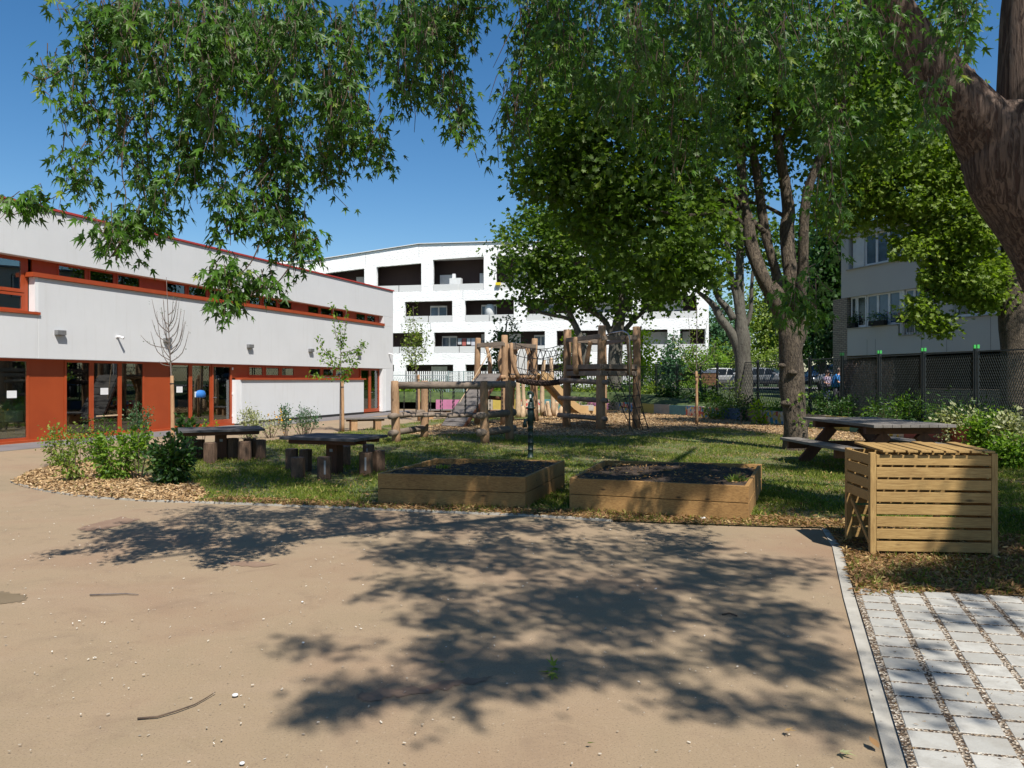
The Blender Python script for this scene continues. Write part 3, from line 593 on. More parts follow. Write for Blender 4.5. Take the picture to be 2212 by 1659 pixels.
for r, ops in rows.items():
    z0, z1 = zr[r]; prev = 0
    for a, b in ops + [(None, None)]:
        s_a = S2(a) if a else L2
        if s_a - prev > .02:
            if r == 'A':
                ze = (atop(prev), atop(s_a)); mb.add([(prev, 0, z0), (s_a, 0, z0), (s_a, T, z0), (prev, T, z0), (prev, 0, ze[0]), (s_a, 0, ze[1]), (s_a, T, ze[1]), (prev, T, ze[0])], [(3, 2, 1, 0), (4, 5, 6, 7), (0, 1, 5, 4), (1, 2, 6, 5), (2, 3, 7, 6), (3, 0, 4, 7)])
            else: mb.box(prev, s_a, 0, T, z0, z1)
            c = (prev + s_a) / 2; part.box(c - .12, c + .12, T, RD - .01, z0, (z1 or 12.1))
        if b: prev = S2(b)
ss = sorted({0, L2, *[S2(x) for x in (670, 905, 1075)], *[S2(v) for o_ in rows['A'] for v in o_]})
for p, q_ in zip(ss, ss[1:]):
    mb.add([(p, 0, atop(p + 1e-4)), (q_, 0, atop(q_ - 1e-4)), (q_, T, atop(q_ - 1e-4)), (p, T, atop(p + 1e-4)), (p, 0, rooftop(p + 1e-4)), (q_, 0, rooftop(q_ - 1e-4)), (q_, T, rooftop(q_ - 1e-4)), (p, T, rooftop(p + 1e-4))], [(3, 2, 1, 0), (4, 5, 6, 7), (0, 1, 5, 4), (2, 3, 7, 6)])
mb.build('wall', M['white_wall'], apt)
slabs.build('floor_slab', M['whitepaint'], apt); part.build('partition', M['brownwall'], apt)
MB().box(0, L2, RD, RD + .3, 0, 12.19).build('loggia_wall', M['brownwall'], apt)
mb = MB()
for p, q_ in zip(ss, ss[1:]):
    mb.bar((p, .1, rooftop(p + 1e-4) + .06), (q_, .1, rooftop(q_ - 1e-4) + .06), .5, .05)
mb.build('roof_edge', M['whitepaint'], apt)
MB().box(0, L2, .36, 14, 12.36, 12.45).build('roof', M['greymetal'], apt); MB().box(L2 - .3, L2 - .003, T + .003, 14, 0, 12.3).build('end_wall', M['white_wall'], apt)
mb = MB()
for x in (790, 905, 1075): mb.box(S2(x) - .012, S2(x) + .012, -.003, .02, rooftop(S2(x)) - 1.1, rooftop(S2(x)) - .05)
for x in (1000, 1130, 1300): mb.box(S2(x) - .012, S2(x) + .012, -.003, .02, 8.45, 9.3)
for x in (868, 930, 1080, 1250): mb.box(S2(x) - .012, S2(x) + .012, -.003, .02, 5.74, 6.6)
for x in (1062, 1200, 1400): mb.box(S2(x) - .012, S2(x) + .012, -.003, .02, 2.96, 3.94)
mb.build('panel_joint', M['greymetal'], apt)
# balustrades
for r, ops in rows.items():
    if r == 'D': continue
    z0 = zr[r][0]
    for a, b in ops:
        if b < 690: continue
        sa, sb = S2(a), S2(b); c = (sa + sb) / 2
        for p, q_ in ((sa + .03, c - .03), (c + .03, sb - .03)): MB().box(p, q_, .04, .07, z0 + .02, z0 + .56).build('balustrade_panel', M['balustrade'], apt)
def aptwin(xa, xb, z0, z1, sh=0.0, full=False, n=2):
    sa, sb = S2(xa), S2(xb); y = RD - .06; m = MB(); fw = .07
    m.box(sa, sa + fw, y, y + .05, z0, z1); m.box(sb - fw, sb, y, y + .05, z0, z1); m.box(sa + fw, sb - fw, y, y + .05, z1 - .14, z1); m.box(sa + fw, sb - fw, y, y + .05, z0, z0 + fw)
    if n == 2 and not full: c = (sa + sb) / 2; m.box(c - .06, c + .06, y, y + .05, z0 + fw, z1 - .14)
    w = m.build('window', M['whitepaint'], apt)
    MB().box(sa + fw, sb - fw, y + .02, y + .03, z0 + fw, z1 - .14).build('pane', M['blueglass'], w)
    if sh or full:
        zb = z0 + .02 if full else z1 - (z1 - z0) * sh; MB().box(sa - .02, sb + .02, y - .03, y - .005, zb, z1 + .02).build('shutter', M['shutter'], w)
aptwin(752, 768, 9.35, 10.95, full=True); aptwin(937, 972, 9.4, 10.9, .55); aptwin(1025, 1044, 9.4, 10.95, full=True)
aptwin(915, 952, 6.65, 8.2); aptwin(1028, 1062, 6.65, 8.2); aptwin(941, 974, 4.0, 5.5); aptwin(1029, 1046, 4.0, 5.6, .3); aptwin(1090, 1115, 4.0, 5.6, full=True)
aptwin(918, 952, 1.4, 2.8, full=True); aptwin(1040, 1075, 1.4, 2.8); aptwin(1434, 1475, 6.65, 8.2, .5); aptwin(1388, 1440, 4.0, 5.6, full=True); aptwin(1475, 1490, 4.0, 5.6, full=True)
aptwin(1160, 1190, 6.65, 8.2); aptwin(1280, 1320, 6.65, 8.2, .4); aptwin(1220, 1260, 4, 5.6); aptwin(1145, 1175, 4, 5.5); aptwin(1100, 1130, 9.4, 11, .5); aptwin(1420, 1440, 1.4, 2.8)
MB().lathe((S2(955), 2.5, 13.3), [(.9, 0), (.8, .25), (.45, .42), (.05, .48)]).build('roof_dome', M['shutter'], apt, smooth=True)
MB().box(S2(955) - 1, S2(955) + 1, 1.6, 3.5, 12.46, 13.3).build('roof_dome_base', M['shutter'], apt)
def apt_item(name, x, o_, z): return empty(name, a2 + E2 * S2(x) + Vector((-E2.y, E2.x, 0)) * o_ + Vector((0, 0, z)), math.atan2(E2.y, E2.x), local=True)
e = apt_item('flower_box', 1077, -.16, 9.75); tag(e, 'bright yellow flower box hung on a top row balcony of the white block', 'planter'); MB().box(-.2, .2, -.1, .1, -.1, .12).build('planter_box', paintmat('yellow_plastic', (.75, .6, .02)), e)
e = apt_item('balcony_cabinet', 980, .7, 9.33); tag(e, 'white cabinet on the top row balcony next to the half shuttered window', 'cabinet'); MB().box(-.5, .5, -.3, .3, 0, 1.1).build('cabinet_body', M['shutter'], e); MB().box(-.3, -.05, -.1, .1, 1.102, 1.5).build('pot', M['whitepaint'], e)
e = apt_item('balcony_cupboard', 1053, .8, 6.63); tag(e, 'white round-topped cupboard on a second row balcony of the white block', 'cupboard'); MB().lathe((0, 0, 0), [(.42, 0), (.42, 1.2), (.36, 1.4), (.2, 1.5), (.02, 1.52)]).build('cover', M['shutter'], e, smooth=True)
e = apt_item('laundry_rack', 1010, .5, 3.97); tag(e, 'washing hanging to dry on a third row balcony of the white block', 'laundry')
MB().bar((-1.2, 0, 1.25), (1.2, 0, 1.25), .03, .03).bar((-1.15, 0, 0), (-1.15, 0, 1.25), .03, .03).bar((1.15, 0, 0), (1.15, 0, 1.25), .03, .03).build('rack', M['greymetal'], e)
for i, c in enumerate(((.5, .5, .5), (.45, .12, .1), (.7, .7, .72), (.6, .6, .65), (.10, .12, .2))): MB().box(-1.0 + i * .4, -.68 + i * .4, -.02, .0, .72 - .1 * (i % 2), 1.23).build('garment', paintmat('cloth_colour', c), e)

# ================= RIGHT HOUSING BLOCK =================
p0 = Vector((15.17, 34.8, 0)); E3 = Vector((.3, -.954, 0)).normalized(); IN3 = Vector((-E3.y, E3.x, 0))
hb = empty('housing_block', p0, math.atan2(E3.y, E3.x), local=True); tag(hb, 'shaded grey panelled housing block with white windows behind the fence on the right', 'building')
def S3(x): u = (x - CX) / F; return (u * p0.y - p0.x) / (E3.x - u * E3.y)
def Z3(x, y): return CH + (HY - y) / F * (p0.y + S3(x) * E3.y)
M['hb'] = pm('grey_cladding_panels', (0.50, 0.48, 0.455), (0.46, 0.44, 0.42), .4, .85)
L3 = 22; zb, s1_, t1_, s2_, t2_, rf = 2.72, 3.92, 5.36, 6.6, 8.02, 8.35
sB = S3(1817); sN = S3(1989.5); sM = S3(1940)
mb = MB()
mb.box(0, sM, 0, .3, zb, s1_); mb.box(sM, S3(1991), 0, .3, zb, 3.45); mb.box(S3(1991), L3, 0, .3, zb, t1_)if False else None
# lower storey right part with one window opening
w3a, w3b = S3(2058), S3(2165)
mb.box(S3(1991), w3a, 0, .3, zb, t1_); mb.box(w3b, L3, 0, .3, zb, t1_); mb.box(w3a, w3b, 0, .3, zb, s1_ + .05)
mb.box(sB, L3, 0, .3, t1_, s2_); mb.box(sB, S3(1833), 0, .3, s2_, t2_); mb.box(S3(1991), w3a, 0, .3, s2_, t2_); mb.box(w3b, L3, 0, .3, s2_, t2_); mb.box(sB, L3, 0, .3, t2_, rf)
mb.box(sB + .003, L3, .303, 10, rf - .2, rf - .01); mb.box(sB, sB + .25, .303, 10, t1_, rf - .21)
mb.build('wall', M['hb'], hb)
MB().box(sB - .3, L3, -.15, 10, rf + .003, rf + .12).build('roof', M['greymetal'], hb)
MB().box(.1, L3, .35, 10, zb + .1, zb + .3).box(.1, L3, .35, 10, t1_ + .1, t1_ + .3).build('floor_slab', M['hb'], hb)
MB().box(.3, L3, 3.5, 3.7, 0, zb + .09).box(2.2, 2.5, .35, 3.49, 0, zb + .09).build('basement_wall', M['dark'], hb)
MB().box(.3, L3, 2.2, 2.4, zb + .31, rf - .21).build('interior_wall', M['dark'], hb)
MB().box(-.9, -.003, -.02, 3, 0, t1_ - .02).build('brick_pier', M['brick'], hb)
for p, q_, z in ((-.02, sM, s1_), (sM + .05, S3(1991.5), 3.45), (w3a - .05, w3b + .05, s1_ + .05), (S3(1829), S3(1991.5), s2_ - .02), (w3a - .05, w3b + .05, s2_ - .02)): MB().box(p, q_, -.06, .2, z + .002, z + .045).build('window_sill', M['concrete'], hb)
mb = MB()
for x in (1873, 1891, 1991, 2045, 2140): mb.box(S3(x) - .01, S3(x) + .01, -.004, .01, zb, 3.4 if x < 1990 else s1_)
mb.build('panel_joint', M['greymetal'], hb)
def hw(a, b, z0, z1, n=1, shut=False, pane='blueglass'):
    sa, sb = S3(a), S3(b); y = .14; m = MB(); fw = .07
    m.box(sa, sa + fw, y, y + .06, z0, z1); m.box(sb - fw, sb, y, y + .06, z0, z1); m.box(sa + fw, sb - fw, y, y + .06, z1 - fw, z1); m.box(sa + fw, sb - fw, y, y + .06, z0, z0 + .1)
    for i in range(1, n): c = sa + (sb - sa) * i / n; m.box(c - .06, c + .06, y, y + .06, z0 + .1, z1 - fw)
    w = m.build('window', M['whitepaint'], hb); MB().box(sa + fw, sb - fw, y + .03, y + .04, z0 + .1, z1 - fw).build('pane', M[pane], w)
    if shut: MB().box(sa + .02, sb - .02, y - .04, y - .01, z0 + .02, z1).build('shutter', M['shutter'], w)
hw(1833, 1845, s1_ + .05, t1_, pane='darkglass'); hw(1846, 1866, s1_ + .05, t1_, pane='darkglass'); hw(1867.5, 1940, s1_ + .05, t1_, 3); MB().box(S3(1940) + .005, S3(1950), .08, .3, 3.5, t1_).build('window_post', M['whitepaint'], hb)
hw(1950.5, 1989, 3.5, t1_, 2); hw(2060, 2163, s1_ + .1, t1_, 3, pane='darkglass')
hw(1838, 1863, s2_ + .03, t2_, shut=True); hw(1864, 1940, s2_ + .03, t2_, 3); hw(1942, 1988, s2_ + .03, t2_, 2); hw(2060, 2163, s2_ + .03, t2_, 3)
mb = MB(); sa, sb = S3(1950), S3(1989)
mb.bar((sa, -.03, 4.35), (sb, -.03, 4.35), .03, .03)
for i in range(12): mb.bar((sa + (sb - sa) * i / 11, -.03, 3.5), (sa + (sb - sa) * i / 11, -.03, 4.35), .015, .015)
mb.build('balcony_rail', M['fencemetal'], hb)
def hbp(x, o_, z): return p0 + E3 * S3(x) - IN3 * o_ + Vector((0, 0, z))
for x, z, lb, ml in ((1901, s1_ + .05, 'dark flower trough with blue flowers on the window sill of the grey block', 'fol_blue'), (1962, 4.0, 'flower trough full of pink blooms on the rail of the balcony window', 'fol_pale'), (1843, s1_ + .05, 'small potted plant at the corner of the grey block window sill', 'fol_dark')):
    e = empty('flower_trough', hbp(x, .12 if x > 1850 else -.05, z), math.atan2(E3.y, E3.x), local=True); tag(e, lb, 'planter', 'flower troughs on the grey block')
    k = .45 if x > 1850 else .16; MB().prism([(-k, -.1), (k, -.1), (k, .1), (-k, .1)], 0, .2).build('trough', M['dark'], e, bevel=.01)
    n = 220; pts = g3(n, k * .6, .12, .12) + np.array([0, -.02, .34]); leafmesh('plant', pts, .09, g3(n) + np.array([0, 0, .5]), g3(n), 'oval', M[ml], e)
    if x > 1850: pts = g3(24, k * .6, .12, .08) + np.array([0, -.1, .42]); leafmesh('blooms', pts, .08, g3(24), g3(24), 'oval', paintmat('bloom_colour', (.6, .06, .12) if x > 1950 else (.3, .4, .8)), e)
# ================= GARDEN OBJECTS =================
def frame_at(p, ang): return p, ang
def V(*a): return Vector(a)
# raised beds
def raised_bed(fl, fr_, bl, br, h, label, seed):
    c = (fl + fr_ + bl + br) / 4; e = empty('raised_bed', (c.x, c.y, 0)); tag(e, label, 'planter', 'raised timber planting beds')
    t = .045; cs = [fl, fr_, br, bl]
    for i in range(4):
        a, b = cs[i], cs[(i + 1) % 4]; d = (b - a).normalized(); nin = Vector((-d.y, d.x, 0))
        a_ = a + d * (0 if i % 2 == 0 else t + .002); b_ = b - d * (0 if i % 2 == 0 else t + .002)
        for k_ in range(2):
            z0 = .01 + k_ * h / 2; z1 = z0 + h / 2 - .008; m = MB()
            q = [a_, b_, b_ + nin * t, a_ + nin * t]; m.prism([(v.x, v.y) for v in q], z0, z1); m.build('board', M['bedX'], e, bevel=.004)
    m = MB(); q = [v + (c - v) * .03 for v in cs]
    n = 34; vs = []; rr = random.Random(seed)
    for i in range(n):
        for j in range(n):
            u, w_ = i / (n - 1), j / (n - 1); p = q[0] * (1 - u) * (1 - w_) + q[1] * u * (1 - w_) + q[2] * u * w_ + q[3] * (1 - u) * w_
            vs.append((p.x, p.y, h - .05 + .035 * math.sin(u * 5 + seed) * math.sin(w_ * 4 + 1) + rr.uniform(-.012, .018)))
    m.add(vs, [(i * n + j, (i + 1) * n + j, (i + 1) * n + j + 1, i * n + j + 1) for i in range(n - 1) for j in range(n - 1)]); m.build('soil', M['soil'], e, smooth=True)
    k = 620; uv = RNG.random((k, 2)); pts = np.array([list(q[0] * (1 - u) * (1 - w_) + q[1] * u * (1 - w_) + q[2] * u * w_ + q[3] * (1 - u) * w_) for u, w_ in uv]); pts[:, 2] = h - .02 + RNG.random(k) * .03
    leafmesh('fallen_leaves', pts, RNG.uniform(.03, .07, k), g3(k, 1, 1, .2), g3(k, .5, .5, 1), 'lance', M['drylitter'], e)['kind'] = 'stuff'
    return e, q
b1 = raised_bed(G(816, 1089.5), G(1135, 1101), G(943, 1046.2), G(1220, 1052.5), .41, 'low timber raised bed with dark soil left of the other, behind the long pavement edge', 1)
b2 = raised_bed(G(1230, 1103.4), G(1617, 1127), G(1303, 1052), G(1645, 1063), .41, 'low timber raised bed with dark soil nearer the slatted compost box', 2)
for (x, y, z, s, lb) in ((958, 1012, .37, .08, 'small green seedling growing in the left raised bed'), (1592, 1040, .37, .15, 'tuft of pale grass in the right corner of the right raised bed')):
    p = G(x, y, z); n = 60; pts = np.tile(np.array(p), (n, 1)) + g3(n, .05, .05, .0)
    o = leafmesh('weed_plant', pts, s * RNG.uniform(.5, 1, n), g3(n, .8, .8, .3) + np.array([0, 0, 1]), g3(n), 'blade' if s > .1 else 'lance', M['fol_shrub'], org=p); tag(o, lb, 'weed')
# compost box
fl, fr_ = G(1880, 1203), G(2156, 1208); dn = (fr_ - fl).normalized(); dpv = Vector((-dn.y, dn.x, 0)); bw = (fr_ - fl).length; bd = .68; H = .97
cb = empty('compost_bin', fl, math.atan2(dn.y, dn.x), local=True); tag(cb, 'pale yellow timber slatted compost box with a sloping plank lid, beside the paving', 'compost box')
for x in (0, bw - .055):
    for y in (0, bd - .055): MB().box(x, x + .055, y, y + .055, 0, H - (.012 if y else 0)).build('post', M['timberZ'], cb, bevel=.004)
MB().box(bw * .52, bw * .52 + .05, .03, .07, .06, H - .06).build('batten', M['timberZ'], cb, bevel=.003)
for k_ in range(8):
    z0 = .055 + k_ * .1145; MB().box(.057, bw - .057, .002, .026, z0, z0 + .092).build('slat', M['timberX'], cb, bevel=.003)
    MB().box(.057, bw - .057, bd - .026, bd - .002, z0, z0 + .092).build('slat', M['timberX'], cb, bevel=.003)
    MB().box(bw - .026, bw - .002, .057, bd - .057, z0, z0 + .092).build('slat', M['timberX'], cb, bevel=.003)
    if k_ >= 4: MB().box(.002, .026, .057, bd - .057, z0, z0 + .092).build('slat', M['timberX'], cb, bevel=.003)
MB().bar((.04, .08, .08), (.04, bd - .08, .45), .04, .02, up=(1, 0, 0)).build('brace', M['timberZ'], cb)
MB().box(.06, bw - .06, .028, .06, H - .10, H - .02).build('lid_rail', M['timberX'], cb); MB().box(.06, bw - .06, bd - .062, bd - .028, H - .10, H - .02).build('lid_rail', M['timberX'], cb)
nl = 9; pw = .092
for i in range(nl):
    x = .10 + i * (bw - .12) / nl + random.uniform(-.004, .004); rise = .02 + .012 * (i % 2)
    MB().bar((x + pw / 2, -.035, H + .014 + random.uniform(0, .006)), (x + pw / 2 - .01, bd + .0, H + .03 + random.uniform(-.008, .02)), pw, .02).build('lid_board', M['timberZ'], cb, bevel=.003)
# picnic table
pc = Vector((6.78, 14.45, 0)); pt = empty('picnic_table', pc, R(3.4), local=True); tag(pt, 'large weathered wooden picnic table with two attached benches behind the compost box', 'picnic table')
TL, TWd, TH, BH = 2.75, 1.46, .88, .47
for i in range(9):
    x = -TWd / 2 + i * TWd / 9; MB().box(x + .003, x + TWd / 9 - .003, -TL / 2, TL / 2, TH - .05, TH + random.uniform(0, .003)).build('table_board', M['greyY'], pt, bevel=.004)
for s in (-1, 1):
    for i in range(2):
        x = s * 1.02 + (i - 1) * .2 + .0; MB().box(x + .003, x + .197, -TL / 2, TL / 2, BH - .05, BH).build('bench_board', M['greyY'], pt, bevel=.004)
for y in (-.98, .98):
    MB().box(-.68, .68, y - .05, y + .05, TH - .18, TH - .053).build('top_beam', M['brownX'], pt, bevel=.006)
    m = MB(); m.prism([(0, 0), (1, 0), (1, 1), (0, 1)], 0, 1) if False else m.box(-1.18, 1.18, y + .055, y + .125, BH - .20, BH - .053); m.build('bench_beam', M['brownX'], pt, bevel=.006)
    for s in (-1, 1): MB().bar((s * .92, y + .0, 0), (s * .30, y + .0, TH - .182), .1, .2, up=(1, 0, 0)).build('leg', M['brownZ'], pt, bevel=.006)
    for s in (-1, 1): MB().box(s * 1.0 - .035, s * 1.0 + .035, y + .127, y + .13, BH - .16, BH - .08).build('metal_plate', M['zinc'], pt)
MB().box(-.06, .06, -.92, .92, TH - .17, TH - .06).build('center_beam', M['brownX'], pt)
# square tables
def square_table(c, ang, w, d, h, label):
    e = empty('garden_table', c, ang, local=True); tag(e, label, 'table', 'dark timber tables on one post'); n = 8
    for i in range(n):
        y = -d / 2 + i * d / n; MB().box(-w / 2, w / 2, y + .004, y + d / n - .004, h - .045, h + random.uniform(0, .003)).build('table_board', M['slate'], e, bevel=.004)
    MB().prism([(-w / 2 + .1, -.09), (w / 2 - .1, -.09), (w / 2 - .1, -.01), (-w / 2 + .1, -.01)], h - .13, h - .048).box(-w / 2 + .1, w / 2 - .1, -d / 2 + .12, -d / 2 + .2, h - .12, h - .048).box(-w / 2 + .1, w / 2 - .1, d / 2 - .2, d / 2 - .12, h - .12, h - .048).build('top_frame', M['brownX'], e, bevel=.005)
    MB().box(-.11, .11, -.11, .11, 0, h - .05).build('post', M['brownZ'], e, bevel=.012); MB().box(-.03, .03, -.114, -.1115, h - .27, h - .22).build('metal_plate', M['zinc'], e)
square_table(G(720, 1024) + V(0, .1, 0), R(-20), 1.5, 1.12, .66, 'square dark board table on one post, nearest to the left raised bed')
square_table(G(473, 994) + V(0, .1, 0), R(24), 1.62, 1.15, .65, 'square dark board table on one post, beside the dense green shrub')
def stool(x, y, w, label, pale=False, ang=None, strip=None, z=.385):
    c = G(x, y); e = empty('stump_stool', c + V(0, .1, 0), R(random.uniform(0, 90)) if ang is None else R(ang), local=True); tag(e, label, 'stool', 'log stump stools round the tables')
    r = w / 2; m = MB(); m.prism([(r * 1.05 * math.cos(R(a)), r * 1.05 * math.sin(R(a))) for a in (0, 40, 90, 130, 180, 215, 270, 320)], 0, z + random.uniform(-.02, .02))
    m.build('stump', M['stumpZ'], e, bevel=.015)
    if random.random() < .45: MB().box(-.015, .015, -r * 1.04 - .004, -r * 1.04, .1, z - .06).build('metal_strip', M['zinc'], e)
st2 = [(627, 1018, 'stump stool at the far left of the right-hand table, partly behind another stump'), (657, 1019, 'taller pale-topped stump stool just behind the front left stump'), (640, 1037, 'front left stump stool of the right-hand table'), (697, 1038, 'brown stump stool in front of the post of the right-hand table'), (742, 1008, 'dark stump stool behind the post of the right-hand table'),
       (788, 1029, 'stump stool with a metal strip right of the right-hand table, nearer the raised bed corner'), (816, 1022, 'stump stool closest to the left raised bed'), (794, 1005, 'short dark stump stool at the far right of the right-hand table')]
for x, y, lb in st2: stool(x, y, .22, lb, ang=random.uniform(-25, 25))
st1 = [(406, 997, 'stump stool half hidden behind the dense green shrub'), (424, 994, 'dark stump stool between the shrub and the left-hand table post'), (450, 1002, 'pale stump stool with metal strip in front of the left-hand table'), (498, 993, 'dark stump stool just right of the left-hand table post'), (525, 997, 'stump stool with a pale metal strip, front right of the left-hand table'), (536, 991, 'dark stump stool behind the right front stump of the left-hand table'), (557, 993, 'rightmost stump stool of the left-hand table')]
for x, y, lb in st1: stool(x, y, .25, lb, ang=random.uniform(-25, 25), z=.42)
# benches
def bench(c, ang, w, d, h, label):
    e = empty('bench', c, ang, local=True); tag(e, label, 'bench', 'backless timber benches')
    for i in range(3): y = -d / 2 + i * d / 3; MB().box(-w / 2, w / 2, y + .004, y + d / 3 - .004, h - .05, h).build('seat_board', M['greyX'], e, bevel=.004)
    for s in (-1, 1): MB().box(s * w * .25 - .1, s * w * .25 + .1, -d / 2 + .06, d / 2 - .06, 0, h - .052).build('leg', M['stake'], e, bevel=.008)
    MB().box(-w * .4, w * .4, -.03, .03, h - .12, h - .053).build('rail', M['brownX'], e)
bench(G(788, 930) + V(0, .1, 0), R(22), 1.55, .5, .42, 'backless timber bench beside the path, right of the leafy staked young tree')
bench(G(949, 905) + V(0, .1, 0), R(12), 1.5, .45, .4, 'farther backless bench behind the hanging log bridge')
# water pump
pb = G(1146, 991); e = empty('water_pump', pb, 0); tag(e, 'dark green cast iron hand water pump standing behind the left raised bed', 'water pump')
m = MB(); m.lathe(pb, [(.075, 0), (.075, .04), (.056, .05)] + [q_ for z in (.18, .33, .48, .62) for q_ in ((.056, z), (.063, z + .005), (.063, z + .02), (.056, z + .025))] + [(.055, .72), (.066, .74), (.068, 1.02), (.058, 1.04)], 20); m.build('pump_body', M['pump'], e, smooth=True)
m = MB(); m.lathe(pb + V(0, 0, 1.043), [(.10, 0), (.10, .03), (.06, .04), (.05, .1), (.045, .14)], 20); m.build('pump_head', M['pump'], e, smooth=True)
MB().tube([pb + V(-.05, -.02, .82), pb + V(-.11, -.05, .80), pb + V(-.12, -.06, .74), pb + V(-.115, -.06, .66)], [.035, .035, .04, .045], 10).build('spout', M['pump'], e, smooth=True)
MB().tube([pb + V(.0, 0, 1.18), pb + V(.015, 0, 1.26), pb + V(.05, 0, 1.33), pb + V(.02, 0, 1.385), pb + V(-.04, 0, 1.375), pb + V(-.055, 0, 1.33)], [.03, .026, .03, .03, .026, .02], 10).tube([pb + V(.03, 0, 1.3), pb + V(.055, .01, 1.15), pb + V(.06, .02, .95), pb + V(.09, .03, .78)], [.022, .02, .017, .02], 8).build('pump_handle', M['pump'], e, smooth=True)
MB().tube([pb + V(-.005, -.03, 1.27), pb + V(-.005, -.03, 1.34)], .02, 8).build('white_grip', M['whitepaint'], e)

# ================= PLAY STRUCTURE =================
def log(m, p0, p1, r, r2=None, seed=0, seg=12, bend=.02):
    p0, p1 = Vector(p0), Vector(p1); n = 7; rr = random.Random(seed); off = Vector((rr.uniform(-1, 1), rr.uniform(-1, 1), 0)) * bend
    pts = [p0.lerp(p1, i / (n - 1)) + off * math.sin(math.pi * i / (n - 1)) for i in range(n)]; r2 = r2 or r
    rad = [r + (r2 - r) * i / (n - 1) + rr.uniform(-.05, .05) * r for i in range(n)]
    pts = [pts[0]] + pts[1:-1] + [pts[-1].lerp(pts[-2], .02 / max(.05, (pts[-1] - pts[-2]).length)), pts[-1]]; rad.append(rad[-1] * .8); m.tube(pts, rad, seg, wob=.035, seed=seed); return m
SD = [0]
def L(par, name, p0, p1, r, mat='logZ', r2=None, bend=.02):
    SD[0] += 1; return log(MB(), p0, p1, r, r2, SD[0], bend=bend).build(name, M[mat], par, smooth=True)
def board(par, name, p0, p1, w, h, mat='logX', up=(0, 0, 1)): return MB().bar(p0, p1, w, h, up).build(name, M[mat], par, bevel=.01)
# hanging log bridge
P1, P2, P3, P4 = G(857, 956), G(916, 946.5), G(1048, 958), G(1101, 951)
hbz = 1.62; e = empty('hanging_log_bridge', P1); tag(e, 'low climbing bridge of short logs hung on chains between four grey posts', 'climbing bridge')
for p in (P1, P2, P3, P4): L(e, 'post', p + V(0, 0, -.05), p + V(random.uniform(-.06, .02), 0, hbz), .115, r2=.105)
d1 = (P3 - P1).normalized(); d2 = (P4 - P2).normalized()
fr1, fr2 = P1 + V(.05, .06, 1.50), P3 + V(.18, .0, 1.50); L(e, 'top_rail', fr1, fr2, .09, 'logX', bend=.05); L(e, 'top_rail', P2 + V(-.05, .05, 1.5), P4 + V(.15, -.05, 1.52), .095, 'logX', bend=.05)
for z in (.7, .26):
    L(e, 'cross_log', P1 + (P1 - P2).normalized() * .35 + V(0, 0, z), P2 + V(0, 0, z + .03), .085, 'logX')
    L(e, 'cross_log', P3 + (P3 - P4).normalized() * .3 + V(0, 0, z + .03), P4 + (P4 - P3).normalized() * .25 + V(0, 0, z + .05), .095, 'logX')
nb = 7
def chain(par, p0, p1, name='chain', r=.011):
    m = MB(); p0, p1 = Vector(p0), Vector(p1); n = max(3, int((p1 - p0).length / .055)); 
    for i in range(n):
        a = p0.lerp(p1, i / n); b = p0.lerp(p1, (i + 1.15) / n); m.bar(a, b, .030 if i % 2 else .012, .012 if i % 2 else .030, up=(0, 1, 0))
    return m.build(name, M['chain'], par)
for i in range(nb):
    t = (i + .6) / (nb + .2); a = P1.lerp(P3, t) + V(.0, .12, 0); b = P2.lerp(P4, t) + V(0, -.12, 0); zz = .70 + random.uniform(-.02, .02)
    L(e, 'hanging_log', a + V(-.12, 0, zz), b + V(.1, 0, zz), .05, 'logX'); chain(e, a + V(-.02, .02, zz + .04), P1.lerp(P3, t) + V(0, .04, 1.44)); chain(e, b + V(0, -.02, zz + .04), P2.lerp(P4, t) + V(0, -.04, 1.44))
def ropeline(par, pts, r=.012, name='net_rope', mat='netrope'): return MB().tube(pts, r, 6).build(name, M[mat], par)
def sag(p0, p1, s, n=8): return [Vector(p0).lerp(Vector(p1), i / n) - V(0, 0, s * 4 * (i / n) * (1 - i / n)) for i in range(n + 1)]
# tower one (left)
TA, TB, TD, TC = V(-1.28, 28.6, 0), V(-.3, 28.1, 0), V(.92, 30.4, 0), V(-.05, 30.9, 0)
e = empty('climbing_tower', (TA + TB + TC + TD) / 4); t1 = e; tag(e, 'left climbing tower of pale logs with a plank ramp and a slide', 'climbing tower', 'log climbing towers')
DZ = 1.82
for p, h, r in ((TA, 3.2, .125), (TB, 3.28, .135), (TC, 3.0, .12), (TD, 3.28, .135)): L(e, 'post', p - V(0, 0, .05), p + V(random.uniform(-.05, .05), 0, h), r, r2=r * .88, bend=.05)
for k_ in range(9): a = TA.lerp(TC, (k_ + .3) / 9); b = TB.lerp(TD, (k_ + .3) / 9); board(e, 'deck_board', a + V(-.1, 0, DZ + .03), b + V(.1, 0, DZ + .03), .22, .05, 'greyX')
for a, b in ((TA, TB), (TC, TD), (TA, TC), (TB, TD)):
    L(e, 'deck_beam', a + V(0, -.1, DZ - .08), b + V(0, -.1, DZ - .08), .08); board(e, 'top_rail', a + V(0, -.1, 2.92), b + V(0, -.12, 2.96), .08, .15)
for a, b, r in ((TA + V(.45, .2, 1.86), TA + V(.32, .2, 2.9), .085), (TB + V(.18, 0.1, DZ + .05), TB + V(.12, .1, 2.95), .09), (TB + V(.55, -.05, 1.7), TB + V(.28, -.05, 2.98), .085), (TD + V(-.42, 0, DZ), TD + V(-.28, 0, 2.98), .13), (TD + V(-.12, .1, DZ), TD + V(-.22, .1, 2.85), .08), (TC + V(-.3, 0, DZ), TC + V(-.35, 0, 2.9), .1), (TC + V(.3, 0, DZ), TC + V(.25, 0, 3.0), .1)): L(e, 'bent_upright', a, b, r, r2=r * .75, bend=.12)
